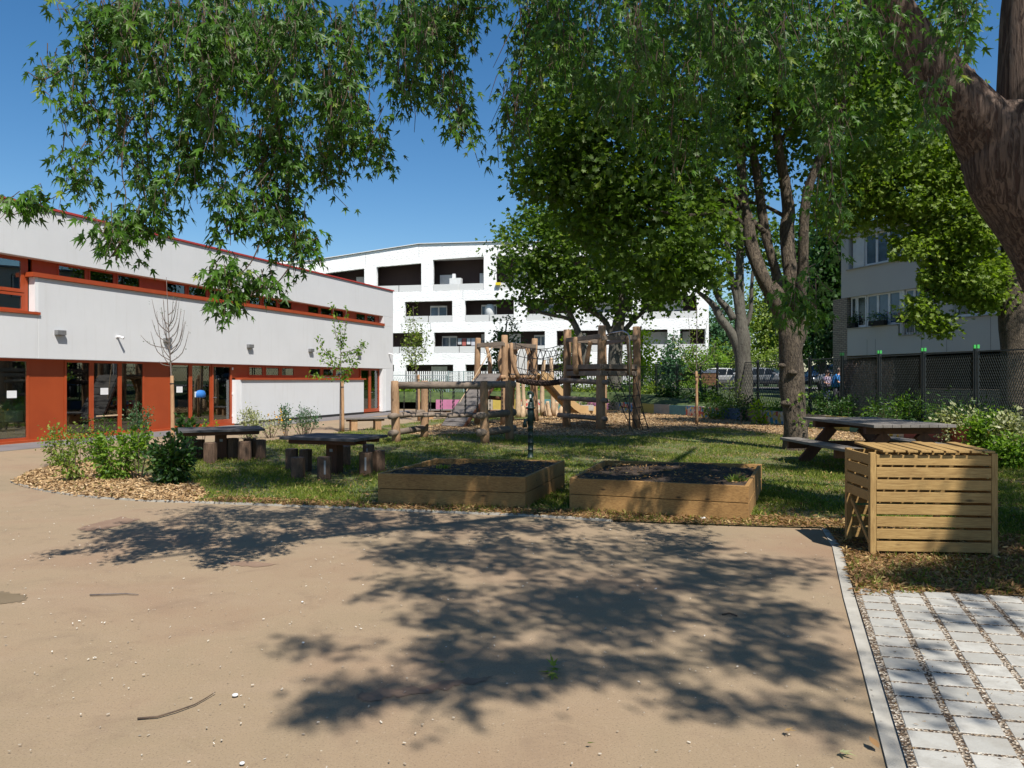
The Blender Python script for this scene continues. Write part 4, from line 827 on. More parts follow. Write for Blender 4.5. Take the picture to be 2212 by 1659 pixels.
L(e, 'low_beam', TA.lerp(TB, .1) + V(.15, .1, 1.0), TB + V(0, .1, .95), .07, 'brownX'); L(e, 'low_beam', TA + V(.1, .1, .45), TB + V(0, .1, .45), .07, 'brownX')
# ramp
r0 = [G(954, 921), G(1000, 923.5)]; r1 = [TA + V(.08, -.1, DZ), TB + V(-.1, -.1, DZ)]
for k_ in range(13): t = (k_ + .5) / 13; a = r0[0].lerp(r1[0], t); b = r0[1].lerp(r1[1], t); up = (r1[0] - r0[0]).cross(b - a).normalized(); up = up if up.z > 0 else -up; board(e, 'ramp_board', a + up * (.03 + .012 * (k_ % 2)), b + up * (.03 + .012 * (k_ % 2)), .19, .04, 'greyX', up=up)
for a, b in zip(r0, r1): board(e, 'ramp_beam', a + V(0, .02, -.03), b + V(0, .02, -.05), .07, .13, 'brownX')
ropeline(e, [TA + V(.55, -.15, 2.85), r0[0].lerp(r1[0], .35) + V(.1, 0, .1), r0[0] + V(.25, 0, .02)], .018, 'climbing_rope', 'palelog')
# entry panel and slide
m = MB(); c = (TB + TD) / 2 + V(.05, 0, 0); dd = (TD - TB).normalized()
prof = [(-.38, 0), (.38, 0), (.38, .7), (.3, .85), (.15, .93), (-.15, .93), (-.3, .85), (-.38, .7)]
m.add([c + dd * x + V(0, 0, DZ + .06 + z) for x, z in prof] + [c + dd * x + V(.04, -.02, DZ + .06 + z) for x, z in prof], [tuple(range(8)), tuple(reversed(range(8, 16)))] + [(i, 8 + i, 8 + (i + 1) % 8, (i + 1) % 8) for i in range(8)]); m.build('entry_panel', M['shutter'], e)
sl0 = V(1.15, 30.2, 1.84); slp = [sl0, V(1.45, 30.45, 1.72), V(2.0, 30.95, 1.12), V(2.5, 31.4, .62), V(2.8, 31.7, .42), V(3.5, 32.3, .36)]; w_ = Vector((.66, -.74, 0)).cross(V(0, 0, 1)) ; sd = Vector((-.72, .69, 0))
sd = Vector((-(slp[-1] - slp[0]).y, (slp[-1] - slp[0]).x, 0)).normalized() * .5
m = MB(); n = len(slp); m.add([p for p in slp] + [p + sd for p in slp], [(i, i + 1, n + i + 1, n + i) for i in range(n - 1)]); m.build('slide_surface', M['steel'], e, smooth=True)
for s_, off in (('a', V(0, 0, 0)), ('b', sd)):
    m = MB(); t_ = sd.normalized() * (.04 if s_ == 'b' else -.04)
    vs = []
    for p in slp: vs += [p + off + V(0, 0, .17), p + off + V(0, 0, -.16), p + off + t_ + V(0, 0, -.16), p + off + t_ + V(0, 0, .17)]
    fs = [(4 * i + a, 4 * i + (a + 1) % 4, 4 * i + 4 + (a + 1) % 4, 4 * i + 4 + a) for i in range(n - 1) for a in range(4)] + [(0, 1, 2, 3), (4 * n - 1, 4 * n - 2, 4 * n - 3, 4 * n - 4)]
    m.add(vs, fs).build('slide_side', M['slideside'], e)
MB().bar(slp[-1] + V(-.35, -.1, .0), slp[-1] + V(-.35, -.1, .22), .5, .45).build('slide_foot', M['concrete'], e)
# tower two (right)
UA, UB, UC, UD = G(1224, 922), G(1298, 928), G(1374, 924.5), G(1304, 914)
e = empty('climbing_tower', (UA + UB + UC + UD) / 4); t2 = e; tag(e, 'right climbing tower of brown logs with a rung ladder, rope net and steel pole', 'climbing tower', 'log climbing towers')
DZ2 = 1.98
for p, h, r in ((UA, 3.40, .145), (UB, 3.44, .15), (UC, 3.46, .14), (UD, 3.3, .12)): L(e, 'post', p - V(0, 0, .05), p + V(random.uniform(-.02, .04), 0, h), r, r2=r * .92, mat='logZ', bend=.05)
for k_ in range(9): a = UA.lerp(UD, (k_ + .3) / 9); b = UB.lerp(UC, (k_ + .3) / 9); board(e, 'deck_board', a + V(-.05, 0, DZ2 + .0), b + V(.05, 0, DZ2 + .0), .24, .05, 'brownX')
for a, b in ((UA, UB), (UB, UC), (UD, UC), (UA, UD)):
    board(e, 'deck_beam', a + (b - a) * .02 + V(0, -.12, DZ2 - .12), b + V(0, -.12, DZ2 - .12), .1, .16); board(e, 'deck_rail', a + V(0, -.16, DZ2 + .1), b + V(0, -.16, DZ2 + .1), .08, .16)
    board(e, 'top_rail', a + V(0, -.12, 3.02), b + V(0, -.12, 3.08), .08, .15)
ab = UB - UA; bc = UC - UB
for a, b, r in ((UA + ab * .30 + V(0, -.2, 1.85), UA + ab * .26 + V(0, -.2, 3.1), .11), (UA + ab * .62 + V(0, .4, DZ2), UA + ab * .74 + V(0, .4, 2.95), .09), (UA + ab * .48 + V(0, .3, DZ2), UA + ab * .40 + V(0, .3, 2.9), .08), (UB + bc * .78 + V(0, -.2, 1.8), UB + bc * .72 + V(0, -.2, 3.1), .085), (UB + bc * .08 + V(.05, .1, DZ2), UB + bc * .1 + V(.05, .1, 3.1), .1)): L(e, 'bent_upright', a, b, r, r2=r * .8, bend=.1)
for z, o_ in ((1.62, 0), (1.02, -.06), (.42, -.08)): L(e, 'ladder_rung', UA + V(-.22 + o_, -.2, z), UB + V(.22 + o_ * .6, -.2, z - .06), .085, 'logX')
sp = G(1360, 932); MB().tube([UB + V(.0, .2, 3.05) * 1, UB.lerp(sp, .4) + V(0, .2, 3.18), sp + V(-.2, .05, 3.2), sp + V(-.05, 0, 3.12), sp + V(.0, 0, 2.95), sp], .024, 8).build('steel_pole', M['steel'], e, smooth=True)
n0, n1 = UB.lerp(UC, .15) + V(0, -.25, 1.9), UB.lerp(UC, .9) + V(0, -.25, 1.9); g0, g1 = UB.lerp(UC, .8) + V(-.1, -1.4, 0), UC + V(.75, -1.0, 0)
for k_ in range(4): t = k_ / 3; ropeline(e, sag(n0.lerp(n1, t), g0.lerp(g1, t * .5), .05), .014)
ropeline(e, [UC + V(.1, -.1, .8), UC + V(.35, -.5, 0)], .014)
for k_ in range(1, 5): t = k_ / 5; ropeline(e, sag(n0.lerp(g0, t), n1.lerp(g0.lerp(g1, .5), t), .04), .014)
# rope bridge
rb0, rb1 = V(.15, 28.5, 1.66), UA + V(.5, .5, 1.78)
e = empty('rope_bridge', (rb0 + rb1) / 2 - V(0, 0, 1.7)); tag(e, 'thick braided brown rope bridge with rope side nets between the two towers', 'rope bridge')
m = MB(); ctr = sag(rb0, rb1, .2, 60); 
for ph in range(4):
    pts = []
    for i, p in enumerate(ctr): a = i * .62 + ph * math.pi / 2; pts.append(p + V(0, math.cos(a) * .05, math.sin(a) * .06))
    m.tube(pts, .052, 7)
m.build('braided_rope', M['rope'], e, smooth=True)
for side, (a, b) in enumerate(((TB + V(.42, -.1, 0), UA + V(0, -.05, 0)), (TD + V(-.2, -.1, 0), UA + V(.3, 1.2, 0)))):
    tp = [sag(a + V(0, 0, z0), b + V(0, 0, z1), s_, 16) for z0, z1, s_ in ((2.96, 2.95, .22), (2.55, 2.65, .2), (2.12, 2.2, .2))]
    bt = [p + V(0, 0, .07) for p in sag(rb0, rb1, .2, 16)]
    for q_ in tp: ropeline(e, q_, .013)
    for i in range(0, 16, 2):
        ropeline(e, [tp[0][i], tp[1][i + 1], tp[2][i + 1], bt[min(16, i + 2)]], .010); ropeline(e, [tp[0][min(16, i + 2)], tp[1][i + 1], tp[2][i], bt[i]], .010)
# palisade logs at the back
pal = [(1119, 903, 1.7), (1134, 900, 1.66), (1149, 902, 1.55), (1157, 900, .6), (1172, 899, 2.55), (1181, 900, .62), (1188, 901, .7), (1195, 900, 2.62), (1204, 900, .65), (1213, 899, .5), (1100, 903, .8), (1127, 902, .5)]
for i, (x, y, h) in enumerate(pal):
    p = G(x, y); o = log(MB(), p, p + V(random.uniform(-.12, .08), 0, h), random.uniform(.1, .15), .08, 300 + i, bend=.08).build('climbing_post', M['palelog'], smooth=True)
    tag(o, ('tall' if h > 1.4 else 'short') + ' pale upright log behind the rope bridge, ' + ['leftmost of the tall ones', 'second tall one from the left', 'third tall one from the left, leaning', 'between two tall logs', 'left one of the two tallest', 'left of a pair of short logs', 'right of a pair of short logs', 'right one of the two tallest', 'just right of the tallest log', 'nearest the slide', 'beside the left tower post', 'between the two leftmost tall logs'][i], 'post', 'pale palisade logs')

# ================= PAINTED WALL, FENCES =================
WP = [Vector((x, y, 0)) for x, y in WALL]
pwall = empty('painted_wall', WP[2]); tag(pwall, 'low retaining wall painted in bright coloured panels and mosaics, in front of the fence', 'wall')
cols = {'pink': (.42, .15, .27), 'yellow': (.42, .32, .06), 'teal': (.08, .22, .23), 'salmon': (.28, .18, .14), 'blue': (.08, .13, .20), 'red': (.28, .06, .04), 'green': (.05, .17, .11), 'sand': (.33, .29, .23)}
for k_, c in cols.items(): M['p_' + k_] = paintmat('painted_' + k_, c); 
M['p_mos'] = paintmat('painted_mosaic', (.5, .4, .3), True)
order = ['pink', 'sand', 'yellow', 'mos', 'teal', 'sand', 'pink', 'sand', 'mos', 'mos', 'yellow', 'sand', 'teal', 'mos', 'mos', 'blue', 'salmon', 'mos', 'teal', 'sand', 'yellow', 'green', 'mos', 'red', 'red', 'mos', 'yellow', 'teal', 'red', 'mos', 'salmon', 'green', 'blue', 'yellow', 'mos', 'red', 'teal']
oi = 0; capm = MB()
for a, b in zip(WP, WP[1:]):
    ln = (b - a).length; n = max(1, round(ln / 1.35)); d = (b - a).normalized(); nn = Vector((-d.y, d.x, 0)); h = .55 if a.y > 42.2 else .46
    for i in range(n):
        p, q_ = a + d * (ln * i / n + .004), a + d * (ln * (i + 1) / n - .004); MB().prism([(p.x, p.y), (q_.x, q_.y), ((q_ + nn * .2).x, (q_ + nn * .2).y), ((p + nn * .2).x, (p + nn * .2).y)], -.02, h + random.uniform(-.01, .01)).build('painted_panel', M['p_' + order[oi % len(order)]], pwall); oi += 1
# mesh fence
FL = [V(3.3, 43.2, 0), V(7.05, 43.4, 0), V(9.3, 38, 0), V(12.75, 16.1, 0), V(13.9, 6, 0)]
fence = empty('mesh_fence', V(9.3, 38, .42)); tag(fence, 'dark expanded metal fence on the raised ground behind the playground, right posts tipped green', 'fence')
posts = []
for i, (a, b) in enumerate(zip(FL, FL[1:])):
    n = max(1, round((b - a).length / (1.75 if i < 2 else 1.98)))
    posts += [a.lerp(b, k_ / n) for k_ in range(n)]
posts.append(FL[-1])
def mesh_panel(a, b, z0, z1, cw_, ch_, mat, parent, name='mesh_panel', rail=True):
    d = (b - a); ln = d.length; d = d.normalized(); nn = Vector((-d.y, d.x, 0)); m = MB()
    nx = int(ln / cw_); nz = int((z1 - z0) / ch_); vs = []; fs = []
    for i in range(nx + 1):
        for j in range(nz):
            xa = i * cw_ + (cw_ / 2 if j % 2 else 0); xb = i * cw_ + (0 if j % 2 else cw_ / 2)
            if xa > ln or xb > ln: continue
            for xe in (xb, xb + (cw_ if j % 2 else -cw_)):
                if xe < 0 or xe > ln: continue
                p = a + d * xa + V(0, 0, z0 + j * ch_); q_ = a + d * xe + V(0, 0, z0 + (j + 1) * ch_); wv = d * .006 + nn * .006
                o = len(vs); vs += [p - wv, p + wv, q_ + wv, q_ - wv]; fs.append((o, o + 1, o + 2, o + 3))
    m.add(vs, fs)
    if rail: m.bar(a + V(0, 0, z1), b + V(0, 0, z1), .035, .035).bar(a + V(0, 0, z0), b + V(0, 0, z0), .035, .035)
    return m.build(name, M[mat], parent)
for i, p in enumerate(posts):
    gz = .40; zt = 2.46 if p.y > 17 else 2.4; m = MB(); d = (posts[min(i + 1, len(posts) - 1)] - posts[max(0, i - 1)]).normalized()
    for s in (-.06, .06): q_ = p + d * s; m.bar(q_ + V(0, 0, gz), q_ + V(0, 0, zt), .05, .05, up=(0, 1, 0))
    po = m.build('post', M['fencemetal'], fence)
    if p.y < 26.5:
        m = MB()
        for s in (-.06, .06): q_ = p + d * s; m.bar(q_ + V(0, 0, zt + .003), q_ + V(0, 0, zt + .1), .058, .058, up=(0, 1, 0))
        m.build('green_cap', M['greencap'], po)
    if i < len(posts) - 1:
        q_ = posts[i + 1]; dd = (q_ - p).normalized() * .1; near = p.y < 27; mesh_panel(p + dd, q_ - dd, .52, 2.38, .075 if near else .15, .075 if near else .13, 'meshmetal', fence)
gate = empty('metal_gate', V(-3.6, 43.6, .4)); tag(gate, 'pale grey green mesh gate standing behind the plank ramp', 'gate')
for i in range(2):
    a, b = V(-3.6 + i * .85, 43.6, 0), V(-2.8 + i * .85, 43.6, 0); mesh_panel(a, b, .45, 2.1, .09, .07, 'fencelight', gate, 'gate_leaf'); MB().bar(a + V(0, 0, .3), a + V(0, 0, 2.15), .06, .06, up=(0, 1, 0)).build('post', M['fencelight'], gate)
MB().bar(V(-1.9, 43.6, .3), V(-1.9, 43.6, 2.15), .06, .06, up=(0, 1, 0)).build('post', M['fencelight'], gate)
lf = empty('low_mesh_fence', V(-7.2, 44.5, .4)); tag(lf, 'low pale mesh fence between the school corner and the gate', 'fence')
pp = [V(-7.4, 44.8, 0), V(-5.5, 44.2, 0), V(-3.7, 43.65, 0)]
for i, p in enumerate(pp):
    MB().bar(p + V(0, 0, .3), p + V(0, 0, 1.95), .05, .05, up=(0, 1, 0)).build('post', M['fencelight'], lf)
    if i < 2: mesh_panel(p, pp[i + 1], .5, 1.9, .16, .16, 'fencelight', lf)
# white picket fence far behind
pk = empty('picket_fence', V(3, 58, 1)); tag(pk, 'white picket fence running along the foot of the white apartment block', 'fence')
for i in range(13):
    x0_ = -10 + i * 2.0; m = MB()
    for j in range(12): x_ = x0_ + .08 + j * .16; m.box(x_, x_ + .085, 58, 58.03, 1.1, 2.28)
    m.box(x0_ + .04, x0_ + 1.96, 58.032, 58.07, 1.35, 1.43).box(x0_ + .04, x0_ + 1.96, 58.032, 58.07, 1.95, 2.03).build('slat_panel', M['whitepaint'], pk); MB().box(x0_ - .04, x0_ + .035, 57.98, 58.06, .9, 2.32).build('post', M['greymetal'], pk)
# brushwood screen and low brick wall by the housing block
bs = MB(); a, b = V(12.95, 30, 0), V(13.75, 27.8, 0); rr = random.Random(4)
for i in range(900):
    p = a.lerp(b, rr.random()) + V(rr.uniform(-.12, .12), 0, rr.uniform(.4, 2.0)); q_ = p + V(rr.uniform(-.1, .1), rr.uniform(-.25, .25), rr.uniform(.2, .5)); q_.z = min(q_.z, 2.42 - .25 * rr.random()); bs.bar(p, q_, .03, .03)
o = bs.build('brushwood_screen', pm('dead_twigs', (.62, .44, .34), (.30, .19, .13), 9, .9)); tag(o, 'reddish brown mass of dead ivy stems behind the fence, right of the two people', 'brushwood')
MB().bar(V(15.6, 29.4, .86), V(17.6, 22.5, .86), .25, .9).build('brick_wall', M['brick']); tag(bpy.data.objects['brick_wall'], 'low brick wall at the dark foot of the grey housing block', 'wall')
# ================= CARS, BINS, PEOPLE =================
def car(label, c, ang, paint, L_=4.0, Hh=1.48, name='parked_car'):
    e = empty(name, c, ang, local=True); tag(e, label, 'car', 'cars parked beyond the fence')
    h = Hh; st = [(-2.0, .42, .72, .78, .8), (-1.93, .3, .95, 1.0, 1.02), (-1.75, .26, .97, 1.15, h * .93), (-1.35, .24, .96, .97, h), (-.2, .24, .93, .94, h * .995), (.35, .24, .92, .93, h * .95), (1.0, .24, .92, .935, .98), (1.6, .26, .82, .86, .88), (1.93, .3, .66, .7, .74), (2.05, .36, .5, .55, .58)]
    k_ = L_ / 4.1; vs = []; W = .86
    for x, zl, zb_, zc, zt in st:
        cab = max(0, (zt - .95) / (h - .95)); wt = W * .93 - .2 * cab; endk = .86 if abs(x) > 1.9 else .97 if abs(x) > 1.7 else 1
        vs += [(x * k_, -W * .93 * endk, zl), (x * k_, -W * endk, zl + (zb_ - zl) * .5), (x * k_, -W * .97 * endk, zb_), (x * k_, -wt * endk, max(zt - .05, zb_ + .005)), (x * k_, -(wt - .1) * endk, max(zt, zb_ + .01)),
               (x * k_, (wt - .1) * endk, max(zt, zb_ + .01)), (x * k_, wt * endk, max(zt - .05, zb_ + .005)), (x * k_, W * .97 * endk, zb_), (x * k_, W * endk, zl + (zb_ - zl) * .5), (x * k_, W * .93 * endk, zl)]
    n = len(st); fs = [(i * 10 + j, i * 10 + (j + 1) % 10, (i + 1) * 10 + (j + 1) % 10, (i + 1) * 10 + j) for i in range(n - 1) for j in range(10)] + [tuple(reversed(range(10))), tuple((n - 1) * 10 + j for j in range(10))]
    o = MB().add(vs, fs).build('body', paint, e, smooth=True); md = o.modifiers.new('sub', 'SUBSURF'); md.levels = md.render_levels = 1
    for s in (-1, 1):
        y1, y2 = s * (W * .955 + .012), s * (W * .74 + .03)
        for xa, xb, xa2, xb2 in ((-1.6, -.75, -1.42, -.72), (-.68, .1, -.66, .1), (.16, .92, .16, .42)):
            m = MB(); m.add([(xa * k_, y1, .98), (xb * k_, y1, .97), (xb2 * k_, y2, h - .11), (xa2 * k_, y2, h - .11)], [(0, 1, 2, 3)] if s < 0 else [(3, 2, 1, 0)]); m.build('side_window', M['darkglass'], e)
        MB().add([(2.02 * k_, s * .45, .55), (1.86 * k_, s * .80, .6), (1.78 * k_, s * .80, .76), (1.94 * k_, s * .5, .70), (1.6 * k_, s * .7, .65)], [(0, 1, 2, 3), (0, 1, 4), (2, 3, 4)]).build('headlight', M['shutter'], e)
        MB().box(.72, .9, s * .86 - .0 if s > 0 else -1.0, 1.0 if s > 0 else -.86, .95, 1.08).build('wing_mirror', paint, e, bevel=.03)
        for x in (-1.25 * k_, 1.28 * k_):
            m = MB(); m.tube([(x, s * .70, .31), (x, s * .89, .31)], .31, 20); wh = m.build('wheel', M['tyre'], e); MB().tube([(x, s * .885, .31), (x, s * .9, .31)], .2, 14).build('rim', M['steel'], wh)
    MB().add([(1.02 * k_, -.76, .985), (1.02 * k_, .76, .985), (.40 * k_, .62, h - .05), (.40 * k_, -.62, h - .05)], [(0, 1, 2, 3)]).build('windscreen', M['darkglass'], e)
    MB().box(2.0 * k_, 2.04 * k_, -.5, .5, .36, .5).build('grille', M['dark'], e)
    return e
car('white hatchback parked beyond the fence, left of the trunk behind the fence', P(1577, 820, 57).xy.to_3d() + V(0, 0, 1.06), R(-42), pm('white_car_paint', (.72, .72, .72), (.70, .70, .70), 1, .25))
car('silver hatchback parked beyond the fence, left of the large foreground-lawn trunk', P(1655, 820, 54).xy.to_3d() + V(0, 0, 1.06), R(-35), pm('silver_car_paint', (.33, .34, .36), (.31, .32, .34), 1, .25, metal=.4), 4.3, 1.46)
car('dark grey car beyond the fence behind the two people', P(1786, 820, 47).xy.to_3d() + V(0, 0, 1.06), R(-152), pm('grey_car_paint', (.16, .17, .19), (.15, .16, .18), 1, .25, metal=.4), 4.4, 1.55)
for x, d_, lb in ((1522, 55, 'brown wheeled bin with blue grey lid beyond the fence, next to the white hatchback'), (1484, 56, 'brown wheeled bin with blue grey lid beyond the fence, left one of two')):
    c = P(x, 820, d_).xy.to_3d() + V(0, 0, 1.06); e = empty('waste_container', c, R(4), local=True); tag(e, lb, 'bin', 'brown wheeled bins beyond the fence')
    m = MB(); m.add([(-.78, -.42, .15), (.78, -.42, .15), (.78, .42, .15), (-.78, .42, .15), (-.9, -.5, 1.05), (.9, -.5, 1.05), (.9, .5, 1.05), (-.9, .5, 1.05)], [(3, 2, 1, 0), (4, 5, 6, 7), (0, 1, 5, 4), (1, 2, 6, 5), (2, 3, 7, 6), (3, 0, 4, 7)]).build('container', paintmat('bin_brown', (.22, .11, .05)), e, bevel=.03)
    MB().tube([(-.94, 0, 1.06), (.94, 0, 1.06)], .5, 20).build('lid_base', M['greymetal'], e) if False else MB().add([(-.95, -.55, 1.06), (.95, -.55, 1.06), (.95, .55, 1.06), (-.95, .55, 1.06), (-.85, -.3, 1.26), (.85, -.3, 1.26), (.85, .3, 1.26), (-.85, .3, 1.26)], [(3, 2, 1, 0), (4, 5, 6, 7), (0, 1, 5, 4), (1, 2, 6, 5), (2, 3, 7, 6), (3, 0, 4, 7)]).build('lid', paintmat('lid_blue', (.10, .13, .18)), e, bevel=.03)
    for sx in (-.65, .65): MB().tube([(sx - .03, -.35, .08), (sx + .03, -.35, .08)], .08, 10).build('wheel', M['tyre'], e)
def person(label, base, ang, hgt, shirt, trouser, hair, lean=0.0):
    k_ = hgt / 1.7; e = empty('person', base, ang, local=True); tag(e, label, 'person')
    J = {'pel': (0, 0, .92), 'wai': (.0, 0, 1.08), 'che': (.03 + lean, 0, 1.30), 'nek': (.05 + lean * 1.3, 0, 1.46), 'hd1': (.07 + lean * 1.5, 0, 1.56), 'hd2': (.08 + lean * 1.6, 0, 1.64)}
    R_ = {'pel': .15, 'wai': .145, 'che': .15, 'nek': .055, 'hd1': .085, 'hd2': .09}; ed = [('pel', 'wai'), ('wai', 'che'), ('che', 'nek'), ('nek', 'hd1'), ('hd1', 'hd2')]
    for s, t in ((-1, 'l'), (1, 'r')):
        J.update({'sh' + t: (.03 + lean, s * .17, 1.38), 'el' + t: (.06 + lean, s * .24, 1.12), 'wr' + t: (.26 + lean, s * .20, 1.06 + (.08 if s > 0 else 0)), 'hn' + t: (.34 + lean, s * .18, 1.08 + (.08 if s > 0 else 0)), 'hip' + t: (0, s * .09, .86), 'kn' + t: (.03 * s, s * .1, .48), 'an' + t: (-.01 + .03 * s, s * .1, .09), 'to' + t: (.13 + .03 * s, s * .11, .04)})
        R_.update({'sh' + t: .062, 'el' + t: .045, 'wr' + t: .03, 'hn' + t: .035, 'hip' + t: .095, 'kn' + t: .06, 'an' + t: .042, 'to' + t: .035})
        ed += [('che', 'sh' + t), ('sh' + t, 'el' + t), ('el' + t, 'wr' + t), ('wr' + t, 'hn' + t), ('pel', 'hip' + t), ('hip' + t, 'kn' + t), ('kn' + t, 'an' + t), ('an' + t, 'to' + t)]
        for fi in range(5):
            nm = 'f%s%d' % (t, fi); hx, hy, hz = J['hn' + t]; J[nm] = (hx + (.085 if fi else .04), hy + (fi - 2.5) * .018 + (-s * .05 if fi == 0 else 0), hz - .012 - .006 * abs(fi - 3)); R_[nm] = .008; ed.append(('hn' + t, nm))
    ks = list(J); me = bpy.data.meshes.new('person_body'); me.from_pydata([tuple(c * k_ for c in J[q_]) for q_ in ks], [(ks.index(a), ks.index(b)) for a, b in ed], []); o = bpy.data.objects.new('body', me); COL.objects.link(o); o.parent = e; ORG[o.name] = Vector((0, 0, 0))
    me.materials.append(M['skin']); sk_ = o.modifiers.new('skin', 'SKIN'); 
    for i, q_ in enumerate(ks): me.skin_vertices[0].data[i].radius = (R_[q_] * k_, R_[q_] * k_ * (1.15 if q_ in ('che', 'wai', 'pel') else 1)); me.skin_vertices[0].data[i].use_root = (q_ == 'pel')
    sb = o.modifiers.new('sub', 'SUBSURF'); sb.levels = sb.render_levels = 2; sk_.use_smooth_shade = True
    hx, _, hz = J['hd2']
    def K(*p): return tuple(c * k_ for c in p)
    MB().tube([K(.0, 0, .88), K(0, 0, 1.08), K(.03 + lean, 0, 1.3), K(.04 + lean, 0, 1.42), K(.05 + lean * 1.2, 0, 1.46)], [.23 * k_, .235 * k_, .23 * k_, .16 * k_, .08 * k_], 16).tube([K(.03 + lean, -.14, 1.39), K(.05 + lean, -.25, 1.2)], [.09 * k_, .075 * k_], 10).tube([K(.03 + lean, .14, 1.39), K(.05 + lean, .25, 1.2)], [.09 * k_, .075 * k_], 10).build('shirt', shirt, e, smooth=True)
    m = MB()
    for s in (-1, 1): m.tube([K(0, s * .08, .92), K(.03 * s, s * .1, .48), K(-.01 + .03 * s, s * .1, .1)], [.125 * k_, .09 * k_, .07 * k_], 12)
    m.build('trousers', trouser, e, smooth=True)
    m = MB(); m.lathe((hx * k_ - .02, 0, hz * k_ - .03), [(.10 * k_, 0), (.112 * k_, .05), (.10 * k_, .10), (.06 * k_, .14), (.01, .15)], 14); m.build('hair', hair, e, smooth=True)
    f = MB()
    for s in (-1, 1): f.lathe(((hx + .085) * k_, s * .032 * k_, (hz - .03) * k_), [(.004, 0), (.011, .006), (.004, .012)], 8)
    f.build('eyes', M['dark'], e); MB().tube([K(hx + .085, 0, hz - .03), K(hx + .115, 0, hz - .065)], [.01, .016], 8).build('nose', M['skin'], e)
    return e
person('person in a bright blue T-shirt with short grey hair, standing behind the fence', V(14.0, 33.2, .5), R(-35), 1.6, pm('blue_shirt', (.02, .16, .42), (.015, .12, .34), 12, .8), pm('dark_trousers', (.03, .03, .04), None, 5, .8), pm('grey_hair', (.25, .2, .17), (.15, .11, .09), 20, .8), .05)
person('person with dark hair and a patterned white and purple top behind the fence', V(14.15, 34.6, .52), R(-60), 1.5, pm('patterned_top', (.42, .38, .45), (.10, .06, .14), 26, .8, lo=.48, hi=.52), pm('jeans', (.04, .06, .12), None, 5, .8), pm('dark_hair', (.03, .018, .012), None, 20, .6))

# ================= SMALL THINGS ON THE GROUND =================
def twig(pts, r, label, mat='twig'):
    o = MB().tube(pts, r, 7).build('fallen_twig', M[mat], smooth=True); tag(o, label, 'twig', 'twigs lying on the pavement')
twig([G(297, 1552, .01), G(340, 1548, .012), G(380, 1536, .014), G(420, 1522, .012), G(445, 1508, .012), G(465, 1495, .015)], [.005, .0045, .004, .0035, .003, .002], 'long curved dark twig lying on the pavement near the bottom left')
twig([G(194, 1285, .012), G(240, 1283, .016), G(270, 1282, .012), G(299, 1284, .012)], [.006, .0065, .005, .003], 'straight short greyish twig on the pavement at the left', 'twiggrey')
twig([G(1560, 1327, .01), G(1575, 1324, .012), G(1592, 1330, .01)], .006, 'small curled twig in the tree shadow on the pavement')
def fleaf(x, y, s, mat, label, n=1, kind='maple'):
    p = G(x, y, .02); pts = np.tile(np.array(p), (n, 1)) + g3(n, s * .5, s * .35, 0) * (n > 1) + np.array([0, 0, .004]); o = leafmesh('fallen_leaf', pts, s, g3(n, 1, 1, .12), g3(n, .25, .25, .0) + np.array([0, 0, 1]), kind, M[mat], org=p); tag(o, label, 'leaf', 'leaves lying on the pavement')
fleaf(1195, 1450, .085, 'fol_shrub', 'clump of wilted green maple leaves in the tree shadow', 5); fleaf(1806, 1620, .08, 'fol_pale', 'pale green maple leaf on the pavement next to the paving edge')
fleaf(1690, 1577, .06, 'drylitter', 'curled brown leaf on the pavement at the bottom right'); fleaf(1898, 1618, .07, 'drylitter', 'orange brown leaf lying on the concrete edge strip', 1, 'oval'); fleaf(955, 1433, .04, 'fol_shrub', 'tiny green leaf fragment in the middle of the pavement'); fleaf(1265, 1606, .04, 'fol_shrub', 'tiny green leaf fragment at the bottom of the pavement')
for x, y, s, lb in ((508, 1502, .017, 'white pebble on the pavement right of the curved twig'), (1520, 1121, .045, 'pale stone lying in the leaves below the right raised bed'), (523, 1649, .012, 'small white pebble at the bottom edge of the pavement'), (655, 1388, .009, 'small white chip left of the shadow'), (653, 1300, .009, 'small white chip in the open pavement')):
    p = G(x, y, .012); o = MB().lathe(p, [(s * .6, -.004), (s, s * .15), (s * .8, s * .4), (s * .2, s * .5)], 7).build('pebble', M['whitepaint'], smooth=True); tag(o, lb, 'pebble', 'pebbles on the pavement')
# stuff: grit, chips, litter, grass
def scatter(name, poly, n, size, kind, mat, z, tipz=.05, nz=1.0, ybias=None, extra=None):
    P_ = np.array([(p[0], p[1]) for p in poly]); lo, hi = P_.min(0), P_.max(0); out = []
    while sum(len(a) for a in out) < n:
        c = RNG.random((n * 3, 2)) * (hi - lo) + lo; c = c[inpoly(c, P_)]
        if ybias: c = c[RNG.random(len(c)) < np.minimum(1, (ybias / np.maximum(c[:, 1], .1)) ** 1.6)]
        if extra is not None: c = c[extra(c)]
        out.append(c)
    c = np.concatenate(out)[:n]; pts = np.c_[c, z + RNG.random(n) * .012]
    o = leafmesh(name, pts, size * RNG.uniform(.5, 1.3, n), g3(n, 1, 1, .0) + np.array([0, 0, tipz]) + g3(n, 0, 0, .18), g3(n, .5, .5, 0) + np.array([0, 0, nz]), kind, mat, org=(0, 0, 0)); o['kind'] = 'stuff'; return o
def vis(c): return np.abs(c[:, 0] / c[:, 1]) < .75
scatter('wood_chips', tip, 14000, .05, 'chip', M['chips'], .016); scatter('wood_chips', tower, 26000, .06, 'chip', M['chips'], .016, extra=vis)
beds = [[(v.x, v.y) for v in (G(816, 1089.5), G(1135, 1101), G(1220, 1052.5), G(943, 1046.2))], [(v.x, v.y) for v in (G(1230, 1103.4), G(1617, 1127), G(1645, 1063), G(1303, 1052))]]
def notbed(c): return vis(c) & ~inpoly(c, beds[0]) & ~inpoly(c, beds[1])
